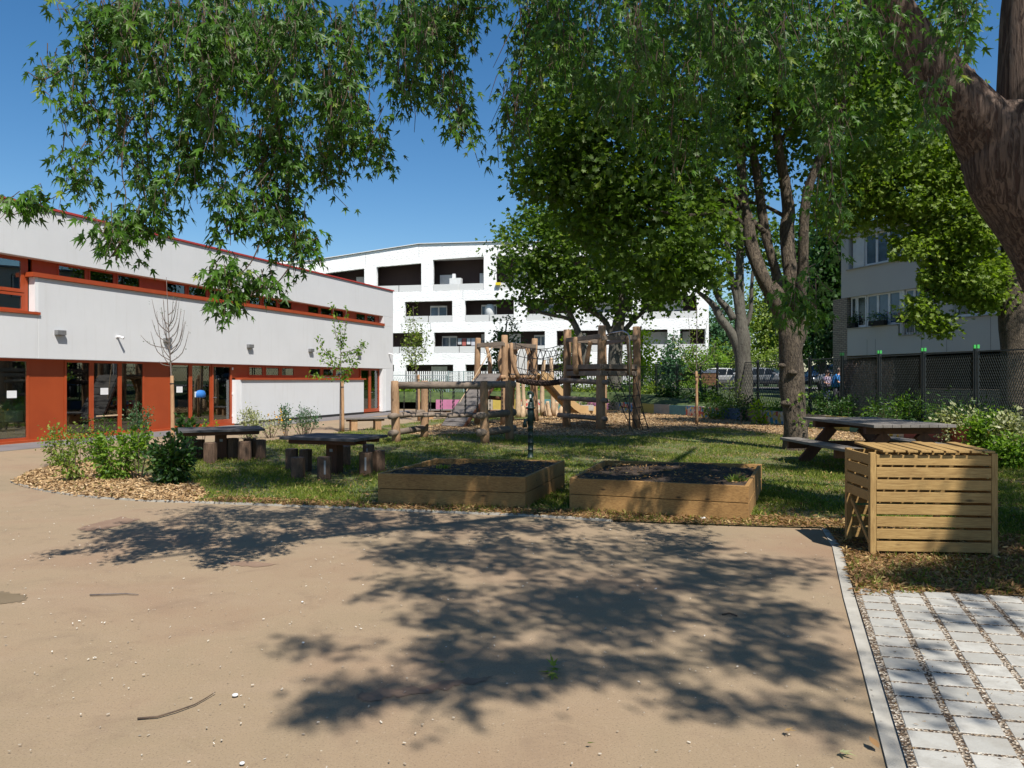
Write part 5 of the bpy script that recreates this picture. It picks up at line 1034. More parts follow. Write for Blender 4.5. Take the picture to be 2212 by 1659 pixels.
scatter('dry_leaf_litter', litter, 20000, .055, 'lance', M['drylitter'], .02, .12, .7, 7.0, notbed)
scatter('dry_leaf_litter', lawn, 11000, .06, 'lance', M['drylitter'], .035, .1, .8, 9.0, notbed)
def grassdens(c): 
    n_ = np.sin(c[:, 0] * 1.9 + 1) * np.sin(c[:, 1] * 1.3) + .6 * np.sin(c[:, 0] * 4.1 + c[:, 1] * 2.3); k_ = RNG.random(len(c)) < np.clip(.42 + .4 * n_, .06, 1); near = inpoly(c, litter) & (RNG.random(len(c)) > .3); mul = inpoly(c, tower) & (RNG.random(len(c)) > .02); ti = inpoly(c, tip) & (RNG.random(len(c)) > .02); return notbed(c) & k_ & ~near & ~mul & ~ti
gr = scatter('grass', lawn, 120000, .06, 'blade', M['grass'], .008, 1.3, .3, 10.0, grassdens)
gritpoly = [(-9, 3), (9, 3), (9, 4.2), (3.3, 8.4), (-6, 10.3), (-9, 12)]
band_poly = [(p.x, p.y) for p in bandL[:5]] + [(9, 3), (9, 8)]
scatter('grit', [(-2.3, 3.1), (1.6, 3.1), (3.2, 8), (2, 8.6), (-6, 10.2), (-7, 10)], 1500, .014, 'chip', foliage('grit_bits', (.25, .2, .15), (.45, .4, .33), (.75, .72, .66), 0, .9), .006, .0, 1.0)
pp_ = [(p.x, p.y) for p in (o0, o0 + er * 5, o0 + er * 5 - ec * 4.5, o0 - ec * 4.5)]; scatter('paving_litter', pp_, 700, .022, 'lance', M['drylitter'], .028, .05, 1.0)

# repaired patches and a damp stain in the surface
M['patch'] = pm('reddish_asphalt_patch', (.185, .115, .075), (.23, .15, .098), 5, .9, .4, 90, dist=.004); M['damp'] = pm('damp_asphalt', (.15, .11, .06), (.19, .14, .085), 3, .7)
for nm_, pts_, mt_ in (('asphalt_patch', [(163, 1143), (215, 1128), (262, 1117), (300, 1122), (272, 1133), (230, 1143), (190, 1147)], 'patch'), ('asphalt_patch', [(765, 1505), (800, 1492), (900, 1483), (1010, 1468), (1062, 1462), (1048, 1472), (960, 1489), (860, 1505), (800, 1514)], 'patch'), ('asphalt_patch', [(480, 1216), (530, 1212), (600, 1219), (560, 1226), (505, 1223)], 'patch'), ('damp_stain', [(-60, 1282), (0, 1279), (40, 1283), (62, 1290), (48, 1300), (10, 1306), (-60, 1308)], 'damp')):
    q_ = []
    g_ = [G(*p) for p in pts_]
    for a, b in zip(g_, g_[1:] + g_[:1]):
        for k_ in range(6): p = a.lerp(b, k_ / 6); q_.append((p.x + random.uniform(-.02, .02), p.y + random.uniform(-.03, .03)))
    sheet(nm_, q_, .0035, M[mt_])
# ================= TREES =================
def limb(m, pts, rad, seg=10, sub=3, wob=.05, seed=0):
    """smooth tube through control points (Catmull-Rom)"""
    pts = [Vector(p) for p in pts]; out = []; rr = []
    for i in range(len(pts) - 1):
        p0 = pts[max(i - 1, 0)]; p1 = pts[i]; p2 = pts[i + 1]; p3 = pts[min(i + 2, len(pts) - 1)]
        for k_ in range(sub):
            t = k_ / sub; out.append(.5 * ((2 * p1) + (p2 - p0) * t + (2 * p0 - 5 * p1 + 4 * p2 - p3) * t * t + (3 * p1 - p0 - 3 * p2 + p3) * t ** 3)); rr.append(rad[i] + (rad[i + 1] - rad[i]) * t)
    out.append(pts[-1]); rr.append(rad[-1]); return m.tube(out, rr, seg, wob=wob, seed=seed)
def twigs_to(m, origins, targets, r0, n=4, seed=0):
    rr = random.Random(seed)
    for t in targets:
        o = min((Vector(q) for q in origins), key=lambda q: (q - Vector(t)).length); t = Vector(t); mid = o.lerp(t, .5) + Vector((rr.uniform(-.1, .1), rr.uniform(-.1, .1), rr.uniform(-.02, .2))) * (t - o).length
        m.tube([o, o.lerp(mid, .6), mid, mid.lerp(t, .6), t], [r0, r0 * .8, r0 * .6, r0 * .42, r0 * .25], 5)
# ---- near silver maple ----
K6 = 1.6
def Q6(pts): return [(x * K6, y * K6, CH + (z - CH) * K6) for x, y, z in pts]
nm = empty('maple_tree', V(6.35, 8.1, 0)); tag(nm, 'big silver maple leaning in from the right edge, its branches hanging over the pavement', 'tree')
m = MB(); limb(m, [(6.6, 8.15, -.1), (6.35, 8.1, .0), (6.15, 8.05, .9)] + Q6([(3.93, 5.0, 1.8), (3.69, 5, 2.35), (3.40, 5, 2.85), (3.24, 5, 3.12), (3.26, 5, 3.4)]), [.85, .68, .52, .48, .49, .51, .44, .3], 26, 6, .045, 1)
limb(m, Q6([(3.3, 5.0, 2.85), (3.2, 5.0, 3.1), (2.97, 5.0, 3.4), (2.74, 5.0, 3.68), (2.5, 5.0, 4.0)]) + [(3.2, 7.6, 6.4), (1.9, 6.9, 7.2), (.6, 6.3, 7.6), (-.6, 6.1, 7.4)], [.33, .35, .28, .235, .2, .16, .12, .08, .03], 16, 5, .05, 2)
limb(m, Q6([(3.30, 5, 2.9), (3.36, 5, 3.3), (3.38, 5.0, 3.8), (3.46, 5, 4.6)]) + [(5.7, 8, 8.5), (5.6, 8.2, 11), (5.3, 8.4, 14)], [.32, .35, .31, .28, .22, .15, .04], 16, 5, .05, 3)
for q_, r_, sd_ in (([(5.6, 8, 6.3), (4.2, 5.8, 7.5), (2.4, 3.6, 8.4), (.6, 1.9, 9.2), (-.8, .6, 9.5)], [.2, .15, .1, .06, .02], 4), ([(5.65, 8, 7.5), (4.0, 8.4, 9.0), (2.4, 8.8, 10.2), (.4, 9, 11)], [.17, .12, .08, .02], 5),
              ([(5.6, 8, 7.5), (6.8, 6.4, 8.8), (8.0, 5.2, 10), (9.2, 4.4, 10.8)], [.18, .12, .07, .02], 6), ([(5.65, 8, 8.5), (4, 7, 10), (2.0, 6.2, 11.2), (-.4, 5.6, 11.8)], [.15, .1, .06, .02], 7), ([(5.6, 8.2, 11), (4.8, 6.4, 12.4), (3.6, 4.8, 13.2)], [.12, .07, .02], 8), ([(5.65, 8.1, 9.5), (7, 9.5, 11), (8, 10.8, 12)], [.13, .08, .02], 9)):
    limb(m, q_, r_, 10, 4, .05, sd_)
m.build('trunk', M['bark_near'], nm, smooth=True)
def mlimb(px, d_):  return [P(x, y, d_) for x, y in px]
tw = MB(); strands = []        # (start, direction, length, size, count)
def strand(p, dirv, ln, cnt=9, size=.13, twig_=True): strands.append((np.array(p), np.array(dirv), ln, cnt, size)); 
def blob(cx, cy, rx, ry, n, d0=5.0, d1=6.6, ln=(.16, .42), size=.098, down=1.0, cnt=10):
    for _ in range(int(n * (.44 if cx < 1080 else .5))):
        while True:
            u, v = random.uniform(-1, 1), random.uniform(-1, 1)
            if u * u + v * v < 1: break
        d_ = random.uniform(d0, d1); gx, gy = cx + u * rx, cy + v * ry * .9
        for _k in range(4): strand(P(gx + random.gauss(0, 11), gy + random.gauss(0, 16), d_ + random.gauss(0, .08)), (random.gauss(0, .2), random.gauss(0, .2), -down), random.uniform(*ln), cnt, size * random.uniform(.85, 1.15))
def line(px, n, d_=5.6, w=14, ln=(.12, .3), size=.095, cnt=9, tw_r=.008, bare=False):
    pts = mlimb(px, d_); limb(tw, pts, [tw_r * (1 - .6 * i / (len(pts) - 1)) for i in range(len(pts))], 6, 4, 0)
    if bare: return
    for _ in range(int(n * 1.5)):
        t = random.random() * (len(pts) - 1.001); i = int(t); p = pts[i].lerp(pts[i + 1], t - i) + V(random.gauss(0, w / F * d_), random.gauss(0, .12), random.gauss(0, w / F * d_ * .6))
        strand(p + V(0, 0, .05), (random.gauss(0, .3), random.gauss(0, .3), -1), random.uniform(*ln), cnt, size)
# visible hanging foliage, left mass (positions from the measured branches at 5-6.5 m)
line([(240, 10), (180, 110), (100, 170), (60, 155)], 8, 5.6, 9); line([(330, 30), (230, 90), (200, 60), (180, 45)], 14, 5.6, 22)
line([(300, 0), (240, 110), (190, 160), (185, 290)], 26, 5.6, 24); line([(290, 250), (250, 300), (200, 355), (160, 400), (110, 430)], 20, 5.5, 13)
line([(108, 428), (70, 450), (25, 465)], 8, 5.5, 6, (.05, .15), .1); line([(200, 215), (160, 240)], 4, 5.5, 8)
line([(300, 80), (315, 270), (325, 400), (335, 480)], 42, 5.6, 26); line([(275, 240), (263, 360), (272, 430), (255, 490)], 0, 5.4, 0, bare=True, tw_r=.006)
line([(265, 480), (240, 490), (225, 520)], 9, 5.4, 15, (.1, .25)); line([(265, 515), (250, 540), (235, 560)], 6, 5.4, 10, (.08, .16))
line([(300, 500), (320, 480)], 6, 5.6, 12, (.08, .15))
blob(400, 30, 180, 70, 50); blob(350, 120, 120, 60, 22); blob(440, 210, 50, 90, 24, ln=(.25, .5)); line([(430, 180), (440, 300), (430, 400)], 24, 5.8, 28)
line([(400, 320), (430, 390), (420, 410)], 10, 5.7, 20); line([(520, 310), (490, 330)], 5, 5.6, 10, (.1, .2))
line([(560, 280), (570, 400), (560, 520)], 36, 5.6, 24); line([(490, 415), (500, 465), (510, 520)], 14, 5.5, 14, (.1, .25)); line([(620, 420), (635, 500), (648, 570)], 22, 5.7, 17, (.1, .3))
line([(560, 530), (540, 570), (510, 600)], 0, 5.4, 0, bare=True, tw_r=.006); line([(490, 585), (475, 600), (470, 610)], 8, 5.4, 12, (.1, .2)); line([(495, 600), (490, 650), (480, 690)], 8, 5.4, 7, (.08, .16))
line([(630, 570), (600, 610), (575, 625)], 0, 5.6, 0, bare=True, tw_r=.006); line([(575, 610), (555, 628), (540, 640)], 7, 5.6, 10, (.06, .14))
line([(610, 300), (625, 380), (615, 430)], 8, 5.6, 8, (.08, .2)); blob(600, 60, 170, 80, 56, 5.2, 7); blob(650, 150, 140, 90, 54, 5.2, 7); line([(600, 200), (608, 330)], 12, 5.8, 20); blob(730, 220, 60, 100, 36, 5.4, 7)
line([(690, 300), (705, 370), (705, 420)], 16, 5.9, 20, (.1, .3)); line([(760, 300), (765, 350)], 10, 6, 16, (.1, .25)); line([(820, 290), (832, 345)], 8, 6, 16, (.1, .25))
blob(880, 100, 60, 120, 34, 5.6, 7); blob(950, 100, 70, 130, 40, 5.6, 7); line([(880, 150), (890, 240)], 12, 6, 25); line([(985, 200), (1000, 310)], 12, 6, 12, (.1, .3)); line([(990, 20), (1075, 15)], 8, 6, 14, (.08, .2))
blob(800, 40, 60, 60, 14, 5.4, 7); blob(520, 130, 80, 100, 34, 5.2, 6.6); blob(940, 25, 90, 40, 16, 5.6, 7)
# right mass: near leaves hanging in front of the lawn tree
line([(1150, 0), (1120, 180), (1105, 330)], 34, 6.4, 22, (.15, .4)); blob(1180, 60, 60, 100, 26, 6, 8); blob(1300, 90, 130, 130, 56, 5.5, 8.5); blob(1480, 90, 150, 110, 56, 5, 8); blob(1680, 70, 160, 90, 50, 5, 8); blob(1850, 40, 70, 70, 14, 5.5, 7)
blob(2075, 40, 50, 50, 12, 5.2, 7); blob(1400, 230, 160, 110, 30, 6, 9); blob(1620, 240, 160, 120, 26, 6, 9); blob(1810, 260, 90, 120, 22, 5.5, 8); blob(2010, 205, 50, 22, 5, 5, 5.6); blob(1925, 95, 30, 16, 2, 5, 5.6)
line([(1790, 300), (1800, 430), (1790, 520)], 14, 6, 22); line([(1745, 560), (1750, 640)], 0, 6, 0, bare=True, tw_r=.005); line([(1720, 610), (1740, 650), (1730, 700)], 12, 6, 22, (.1, .25)); line([(1700, 650), (1725, 690)], 8, 6, 14, (.08, .2)); line([(1460, 150), (1450, 300), (1460, 400)], 10, 7, 25)
blob(1560, 340, 120, 70, 10, 7, 9)
# overhead canopy: placed so that its shade falls on the ground where the photograph shows shade
def shade(cx, cy, rx, ry, n, hmin=6.6, hspan=2.6, size=.14, cnt=9, ln=(.3, .6)):
    k_ = 0; tries = 0; n = int(n * (2.4 if hmin < 7 else 5.0))
    while k_ < n and tries < n * 30:
        tries += 1; u, v = random.gauss(0, .5), random.gauss(0, .5)
        if u * u + v * v > 1.2: continue
        g = G(cx + u * rx, max(860, cy + v * ry)); h = max(hmin, (g.y + 3.6) / 2.69 + .6) + random.random() * hspan
        p = g + SUN * (h / SUN.z)
        if p.y > .3:
            yy = HY - F * (p.z - .7 - CH) / p.y
            if yy > -40 and abs((p.x) / p.y * F) < 1250: continue
        strand(p, (random.gauss(0, .4), random.gauss(0, .4), -.7), random.uniform(*ln), cnt, size); k_ += 1
for a in ((700, 1112, 260, 12, 20), (1000, 1135, 250, 20, 36), (900, 1200, 150, 20, 20), (820, 1132, 200, 26, 14), (900, 1180, 140, 30, 24), (890, 1270, 130, 32, 17), (1000, 1335, 140, 45, 22), (1100, 1200, 200, 45, 46), (1250, 1290, 200, 60, 60), (1400, 1190, 170, 50, 44), (1340, 1330, 150, 55, 34),
          (1520, 1250, 120, 45, 32), (1660, 1225, 130, 35, 20), (1630, 1330, 130, 45, 28), (1050, 1440, 140, 45, 20), (1200, 1425, 120, 45, 17), (950, 1400, 90, 25, 8), (690, 1395, 90, 12, 4), (740, 1500, 65, 30, 9), (700, 1535, 30, 15, 3), (890, 1480, 110, 18, 6), (985, 1530, 30, 14, 2), (1400, 1430, 100, 25, 8), (1500, 1510, 80, 22, 7), (1720, 1425, 110, 50, 17), (1700, 1530, 50, 18, 4), (1810, 1560, 40, 14, 3), (1590, 1400, 90, 30, 8), (1950, 1420, 50, 60, 5), (1980, 1520, 60, 40, 4), (2100, 1330, 80, 25, 5)): shade(*a)
for a in ((560, 1035, 230, 22, 50), (700, 1000, 250, 28, 80), (500, 975, 140, 20, 40), (900, 980, 230, 30, 70), (1050, 1060, 240, 30, 60), (950, 1000, 200, 20, 60), (1250, 975, 180, 22, 30), (1400, 1020, 180, 20, 36), (1150, 950, 200, 14, 44), (700, 955, 120, 10, 20), (1320, 925, 180, 12, 40), (1500, 1075, 120, 20, 16), (1720, 1010, 90, 12, 14), (1760, 1090, 130, 25, 22), (1850, 990, 150, 25, 30), (2080, 1090, 60, 60, 16), (2170, 1040, 50, 80, 26), (2150, 1230, 90, 25, 30), (900, 1078, 120, 12, 26), (1100, 1085, 60, 12, 16), (1450, 1098, 50, 12, 14), (1275, 1088, 50, 12, 12), (2060, 1172, 60, 30, 26), (2150, 1130, 50, 60, 30), (2000, 1250, 80, 16, 8), (1980, 930, 120, 10, 12)): shade(*a, hmin=7.5, hspan=4.5, size=.20, cnt=13, ln=(.45, .9))
# grow the leaves
P_, Tt, Nn, Sz, Rr = [], [], [], [], []
for st_, dv, ln, cnt, size in strands:
    dv = dv / np.linalg.norm(dv); st_ = st_ - dv * ln * .5; tt = (np.arange(cnt) + RNG.random(cnt)) / cnt; end = st_ + dv * ln + g3(1, .05, .05, .05)[0]
    base = st_ + (end - st_) * tt[:, None] + g3(cnt, .035, .035, .02); out = g3(cnt, 1, 1, .0); out /= np.linalg.norm(out, axis=1, keepdims=True); pl = RNG.uniform(.03, .08, cnt)[:, None]
    P_.append(base + out * pl); Tt.append(out * RNG.uniform(.1, .7, (cnt, 1)) + np.array([0, 0, -1]) * RNG.uniform(.6, 1.2, (cnt, 1))); Nn.append(out * .7 + g3(cnt, .45, .45, .3) + np.array([0, -.1, .35])); Sz.append(size * RNG.uniform(.6, 1.15, cnt)); b_ = RNG.random() * .35
    Rr.append(np.clip(b_ + RNG.random(cnt) * .66, 0, 1))
    if np.linalg.norm(st_) < 8.5: tw.tube([Vector(st_), Vector(st_ + (end - st_) * .5 + g3(1, .02, .02, .02)[0]), Vector(end)], [.004, .003, .002], 4, cap=False)
P_, Tt, Nn, Sz, Rr = map(np.concatenate, (P_, Tt, Nn, Sz, Rr))
leafmesh('crown', P_, Sz, Tt, Nn, 'maple', M['fol_maple'], nm, rnd=Rr); tw.build('twigs', M['twig'], nm)
print('near leaves', len(P_))

# ---- lawn tree (mid distance) ----
tb = G(1720, 972); dT = tb.y; def_ = lambda pts: [P(x, y, dT + dz) for x, y, dz in pts]
mt = empty('tree', tb); tag(mt, 'large tree with a knobbly brown trunk on the lawn, left of the picnic table', 'tree')
m = MB(); limb(m, [tb - V(0, 0, .1), *def_([(1721, 965, 0), (1716, 900, 0), (1711, 830, 0), (1708, 770, 0), (1712, 720, 0), (1715, 690, 0)])], [.34, .31, .265, .265, .27, .31, .26], 18, 5, .07, 21)
limb(m, def_([(1706, 725, 0), (1695, 690, -.1), (1668, 640, -.2), (1645, 592, -.2), (1623, 533, -.1), (1617, 480, 0), (1605, 430, .2), (1600, 330, .5), (1590, 200, .8), (1560, 60, 1), (1540, -150, 1)]), [.22, .19, .17, .165, .15, .13, .12, .1, .08, .06, .02], 12, 4, .06, 22)
limb(m, def_([(1690, 655, -.2), (1680, 620, .2), (1677, 590, .3), (1665, 550, .3), (1652, 495, .4), (1634, 370, .6), (1613, 238, .8), (1629, 132, 1), (1640, -100, 1.2)]), [.13, .12, .11, .11, .11, .1, .08, .06, .02], 12, 4, .06, 23)
limb(m, def_([(1718, 700, .1), (1708, 600, .3), (1700, 500, .5), (1703, 449, .6), (1690, 360, .6), (1680, 310, .5), (1677, 169, .5), (1690, -80, .5)]), [.19, .17, .16, .15, .13, .11, .08, .03], 12, 4, .06, 24)
limb(m, def_([(1722, 700, 0), (1728, 640, -.2), (1735, 560, -.4), (1742, 423, -.6), (1790, 300, -.8), (1850, 150, -1), (1900, -40, -1)]), [.17, .14, .12, .1, .08, .05, .02], 12, 4, .06, 25)
for q_, r_, s_ in (([(1603, 486, 0), (1580, 462, -.4), (1550, 455, -.8), (1481, 466, -1.4), (1400, 450, -2)], [.08, .06, .05, .04, .015], 1), ([(1650, 500, 0), (1580, 440, 1), (1500, 420, 2), (1380, 400, 2.5)], [.07, .06, .045, .02], 2), ([(1625, 330, .5), (1560, 285, 0), (1520, 270, -.5), (1400, 250, -1), (1280, 260, -1.5)], [.08, .06, .05, .035, .015], 3), ([(1700, 470, .6), (1640, 440, 1), (1600, 440, 1.2)], [.05, .04, .02], 4), ([(1600, 300, .5), (1450, 180, 1), (1300, 120, 1)], [.07, .05, .015], 6), ([(1690, 300, .5), (1780, 180, 1), (1900, 100, 1.5)], [.06, .04, .015], 7), ([(1604, 440, .2), (1540, 380, -.2), (1500, 330, -.5), (1490, 280, -.8)], [.07, .05, .04, .02], 8)): limb(m, def_(q_), r_, 8, 3, .05, 30 + s_)
for x, y, s_ in ((1697, 872, .13), (1733, 935, .09), (1689, 790, .1), (1712, 805, .12)):
    c = P(x, y, dT - .22); m.lathe(c - V(0, 0, s_ * .6), [(.02, 0), (s_ * .8, s_ * .3), (s_, s_ * .6), (s_ * .7, s_), (.03, s_ * 1.2)], 10)
m.build('trunk', M['bark_mid'], mt, smooth=True)
def EL(x, y, dz, rx, ry, rd, w_, d0=None):
    d0 = d0 or dT; p = P(x, y, d0 + dz); k_ = d0 / F; return (p.x, p.y, p.z, rx * k_, rd, ry * k_, w_)
ells = [EL(1330, 330, -.5, 200, 150, 2.2, 3), EL(1230, 250, 0, 120, 150, 2, 2), EL(1420, 500, -.5, 170, 130, 2, 2.6), EL(1290, 440, 0, 110, 80, 1.8, 1.4), EL(1480, 200, 0, 240, 170, 2.6, 3), EL(1700, 120, .5, 260, 200, 3, 3.2), EL(1860, 250, .8, 150, 140, 2.4, 1.7), EL(1560, 380, 1.8, 160, 120, 1.6, 1.1), EL(1450, -120, 0, 300, 160, 3, 2), EL(1800, -150, 0, 300, 160, 3, 2), EL(1960, 60, .5, 140, 130, 2.4, 1.2), EL(1480, 590, 0, 90, 40, 1.2, .55), EL(1200, 380, 0, 90, 60, 1.3, .8), EL(1180, 150, 0, 70, 120, 1.5, .6)]
def keepmid(p):
    px = CX + F * p[:, 0] / p[:, 1]; py = HY - F * (p[:, 2] - CH) / p[:, 1]
    gap = ((px - 1660) / 75) ** 2 + ((py - 600) / 110) ** 2 < 1; side = (px < 1085 + np.maximum(0, 200 - py) * .12); trunkzone = (np.abs(px - 1640) < 60) & (py > 420) & (RNG.random(len(px)) < .7); return ~gap & ~side & ~trunkzone & ~((px > 1800) & (py > 540))
crown('crown', ells, 2700, 15, .42, .155, 'plane', M['fol_mid'], mt, .35, keep=keepmid)
n = 40; pts = np.concatenate([np.tile(np.array(P(x, y, dT - .3)), (8, 1)) + g3(8, .09, .09, .08) for x, y in ((1735, 850), (1725, 860), (1742, 908), (1740, 925), (1720, 905))]); leafmesh('trunk_shoots', pts, .12, g3(n) + np.array([.4, -.4, .2]), g3(n), 'maple_s', M['fol_bright'], mt)

# ---- other trees ----
def tree(label, base, h, r, trunkpts, ells, nclus, nl, crad, ls, kind, fol, bark='bark_grey', group=None, shell=.45, name='tree', keep=None, ntw=26):
    e = empty(name, base); tag(e, label, 'tree', group); m = MB(); orig = []
    for pts, rad in trunkpts: limb(m, pts, rad, 10, 3, .06, len(orig)); orig += [Vector(p) for p in pts[1:]]
    pts, out, clr, c = crown_points(ells, nclus, nl, crad, shell)
    if keep is not None: k_ = keep(pts); pts, out, clr = pts[k_], out[k_], clr[k_]
    for t in c[::max(1, len(c) // ntw)]:
        o = min(orig, key=lambda q: (q - Vector(t)).length); mid = o.lerp(Vector(t), .5) + V(0, 0, .08 * (o - Vector(t)).length); m.tube([o, mid, Vector(t)], [r * .16, r * .11, r * .03], 5)
    m.build('trunk', M[bark], e, smooth=True); n = len(pts)
    leafmesh('crown', pts, ls * RNG.uniform(.65, 1.2, n), out * .5 + g3(n) * .6 + np.array([0, 0, -.5]), g3(n) * .7 + np.array([0, 0, .9]) + out * .4, kind, M[fol], e, rnd=np.clip(clr * .5 + RNG.random(n) * .5, 0, 1)); return e
# tree behind the right tower
d4 = 44.5; b4 = P(1330, 820, d4); b4.z = .9
t4 = lambda l: [P(x, y, d4) for x, y in l]
tree('leafy tree with a dark trunk behind the right climbing tower', b4, 9, .35, [([b4, *t4([(1328, 800), (1330, 750), (1336, 700), (1345, 640), (1340, 560), (1330, 480)])], [.42, .4, .38, .36, .25, .15, .05]), (t4([(1330, 745), (1310, 700), (1290, 680), (1240, 650), (1190, 620)]), [.2, .17, .15, .1, .04]), (t4([(1250, 720), (1230, 690), (1190, 680), (1160, 672), (1120, 650)]), [.14, .12, .1, .08, .03]), (t4([(1332, 735), (1370, 690), (1410, 660), (1450, 640)]), [.16, .13, .1, .04]), (t4([(1260, 800), (1262, 760), (1250, 720), (1225, 660), (1200, 560)]), [.25, .23, .2, .13, .05])],
     [EL(1160, 540, 0, 90, 90, 2.5, 2.2, d4), EL(1260, 560, 0, 130, 100, 3, 3, d4), EL(1400, 560, 0, 120, 90, 3, 2.4, d4), EL(1330, 640, 0, 120, 50, 2.5, 1.3, d4), EL(1180, 630, 0, 80, 45, 2, .8, d4), EL(1440, 620, 0, 60, 50, 2, .5, d4), EL(1230, 470, 0, 110, 60, 2.5, 1.5, d4)], 950, 15, .75, .27, 'plane', 'fol_mid')
# grey pollarded tree behind the fence
d3 = 33.5; b3 = P(1606, 820, d3); b3.z = .5; t3 = lambda l: [P(x, y, d3) for x, y in l]
tree('grey forked tree just behind the dark fence, left of the lawn tree', b3, 9, .3, [([b3, *t3([(1608, 820), (1604, 770), (1603, 735), (1600, 690), (1598, 640), (1598, 560), (1600, 450)])], [.42, .36, .33, .36, .27, .2, .17, .1]), (t3([(1600, 770), (1590, 740), (1575, 712), (1558, 690), (1543, 662), (1520, 640), (1500, 625)]), [.24, .22, .2, .18, .14, .1, .05]), (t3([(1585, 690), (1570, 665), (1550, 640), (1535, 580), (1525, 500)]), [.16, .15, .13, .1, .05]), (t3([(1596, 680), (1590, 640), (1580, 600), (1570, 520), (1572, 430)]), [.16, .15, .14, .11, .05]), (t3([(1612, 705), (1622, 670), (1625, 600), (1640, 480)]), [.1, .09, .07, .04])],
     [EL(1560, 480, 0, 110, 70, 2.5, 2, d3), EL(1640, 520, 1, 60, 60, 2, .8, d3), EL(1530, 600, 0, 40, 25, 1, .25, d3), EL(1500, 420, 0, 120, 80, 2.5, 1.6, d3)], 330, 14, .5, .2, 'plane', 'fol_mid', ntw=10)
for i in range(0): c = P(1608 + random.uniform(-14, 14), 700 + random.uniform(-18, 55), d3 - .3); m.tube([c, c + V(random.uniform(-.12, .12), -.1, random.uniform(.1, .25))], [.09, .04], 7)
# dark trunk + lime tree at the right
d5 = 24; b5 = P(2196, 820, d5); b5.z = .42; t5 = lambda l: [P(x, y, d5) for x, y in l]
tree('lime tree with bright yellow green leaves drooping in front of the grey housing block', b5, 9, .3, [([b5, *t5([(2196, 760), (2192, 690), (2190, 620), (2185, 540), (2175, 430), (2150, 300), (2100, 150)])], [.5, .45, .42, .36, .3, .25, .17, .06]), (t5([(2185, 540), (2100, 500), (2020, 470), (1950, 440)]), [.09, .07, .05, .02]), (t5([(2185, 620), (2120, 580), (2050, 540), (1990, 505)]), [.07, .06, .04, .02]), (t5([(2175, 430), (2050, 350), (1930, 330)]), [.12, .08, .03]), (t5([(2010, 560), (2015, 620), (2025, 690)]), [.03, .025, .01])],
     [EL(2070, 470, 0, 110, 90, 1.6, 2.4, d5), EL(1940, 400, 0, 110, 90, 1.6, 1.8, d5), EL(2090, 600, 0, 80, 50, 1.1, 1.3, d5), EL(2120, 350, 0, 120, 110, 1.6, 2, d5), EL(1990, 660, 0, 22, 40, .4, .22, d5), EL(2025, 705, 0, 26, 24, .4, .2, d5), EL(1970, 545, 0, 90, 35, 1, .6, d5), EL(2130, 640, 0, 35, 28, .6, .28, d5), EL(1960, 290, 0, 190, 130, 2, 3.2, d5), EL(1830, 430, .5, 90, 90, 1.2, 1.1, d5), EL(1880, 180, 0, 160, 110, 2, 2, d5), EL(2020, 600, 0, 50, 22, .6, .2, d5)], 2900, 15, .36, .15, 'plane', 'fol_lime', bark='bark_mid', keep=lambda p: (lambda px, py: ~((px < 1985) & (py > 560) & (py < 640)) & ~((px < 1920) & (py > 520)))(CX + F * p[:, 0] / p[:, 1], HY - F * (p[:, 2] - CH) / p[:, 1]))
# background trees
def bgtree(label, x, ytop, d_, rx, fol, ybase=815, group=None, nclus=260, ls=.34, crad=.9, trunk_r=.25, lowf=.62):
    b_ = P(x, 820, d_); b_.z = 1.0; top = P(x, ytop, d_).z; hh = top - 1.0; r_ = rx * d_ / F
    return tree(label, b_, hh, trunk_r, [([b_, b_ + V(.1, 0, hh * .3), b_ + V(-.1, 0, hh * .6), b_ + V(0, 0, hh * .85)], [trunk_r, trunk_r * .8, trunk_r * .5, .05])], [(b_.x, b_.y, 1.0 + hh * lowf, r_, r_ * .8, hh * (1 - lowf) * .95, 2), (b_.x + r_ * .3, b_.y, 1.0 + hh * .45, r_ * .8, r_ * .7, hh * .3, 1), (b_.x - r_ * .3, b_.y, 1.0 + hh * .4, r_ * .8, r_ * .7, hh * .28, 1)], nclus, 15, crad, ls, 'quad', M and fol, group=group, shell=.3, ntw=8)
G1 = 'trees beyond the fence'
bgtree('dark green tree filling the gap between the lawn trunk and the housing block', 1775, 440, 46, 75, 'fol_dark', group=G1, nclus=750, crad=.8, ls=.3)
bgtree('tall dark tree standing left of the brick pier of the housing block', 1812, 380, 40, 55, 'fol_dark', group=G1, nclus=600, crad=.7, ls=.27)
bgtree('mid green tree behind the silver car and the grey forked trunk', 1655, 560, 72, 70, 'fol_shrub', group=G1, nclus=420)
bgtree('pale green bushy tree at the right end of the white apartment block', 1560, 640, 66, 34, 'fol_blue', group=G1, nclus=260)
bgtree('tall leafy tree far behind the lawn trunk', 1720, 520, 80, 60, 'fol_shrub', group=G1, nclus=360)
bgtree('bushy tree far behind the dark car', 1850, 560, 75, 60, 'fol_dark', group=G1, nclus=300)
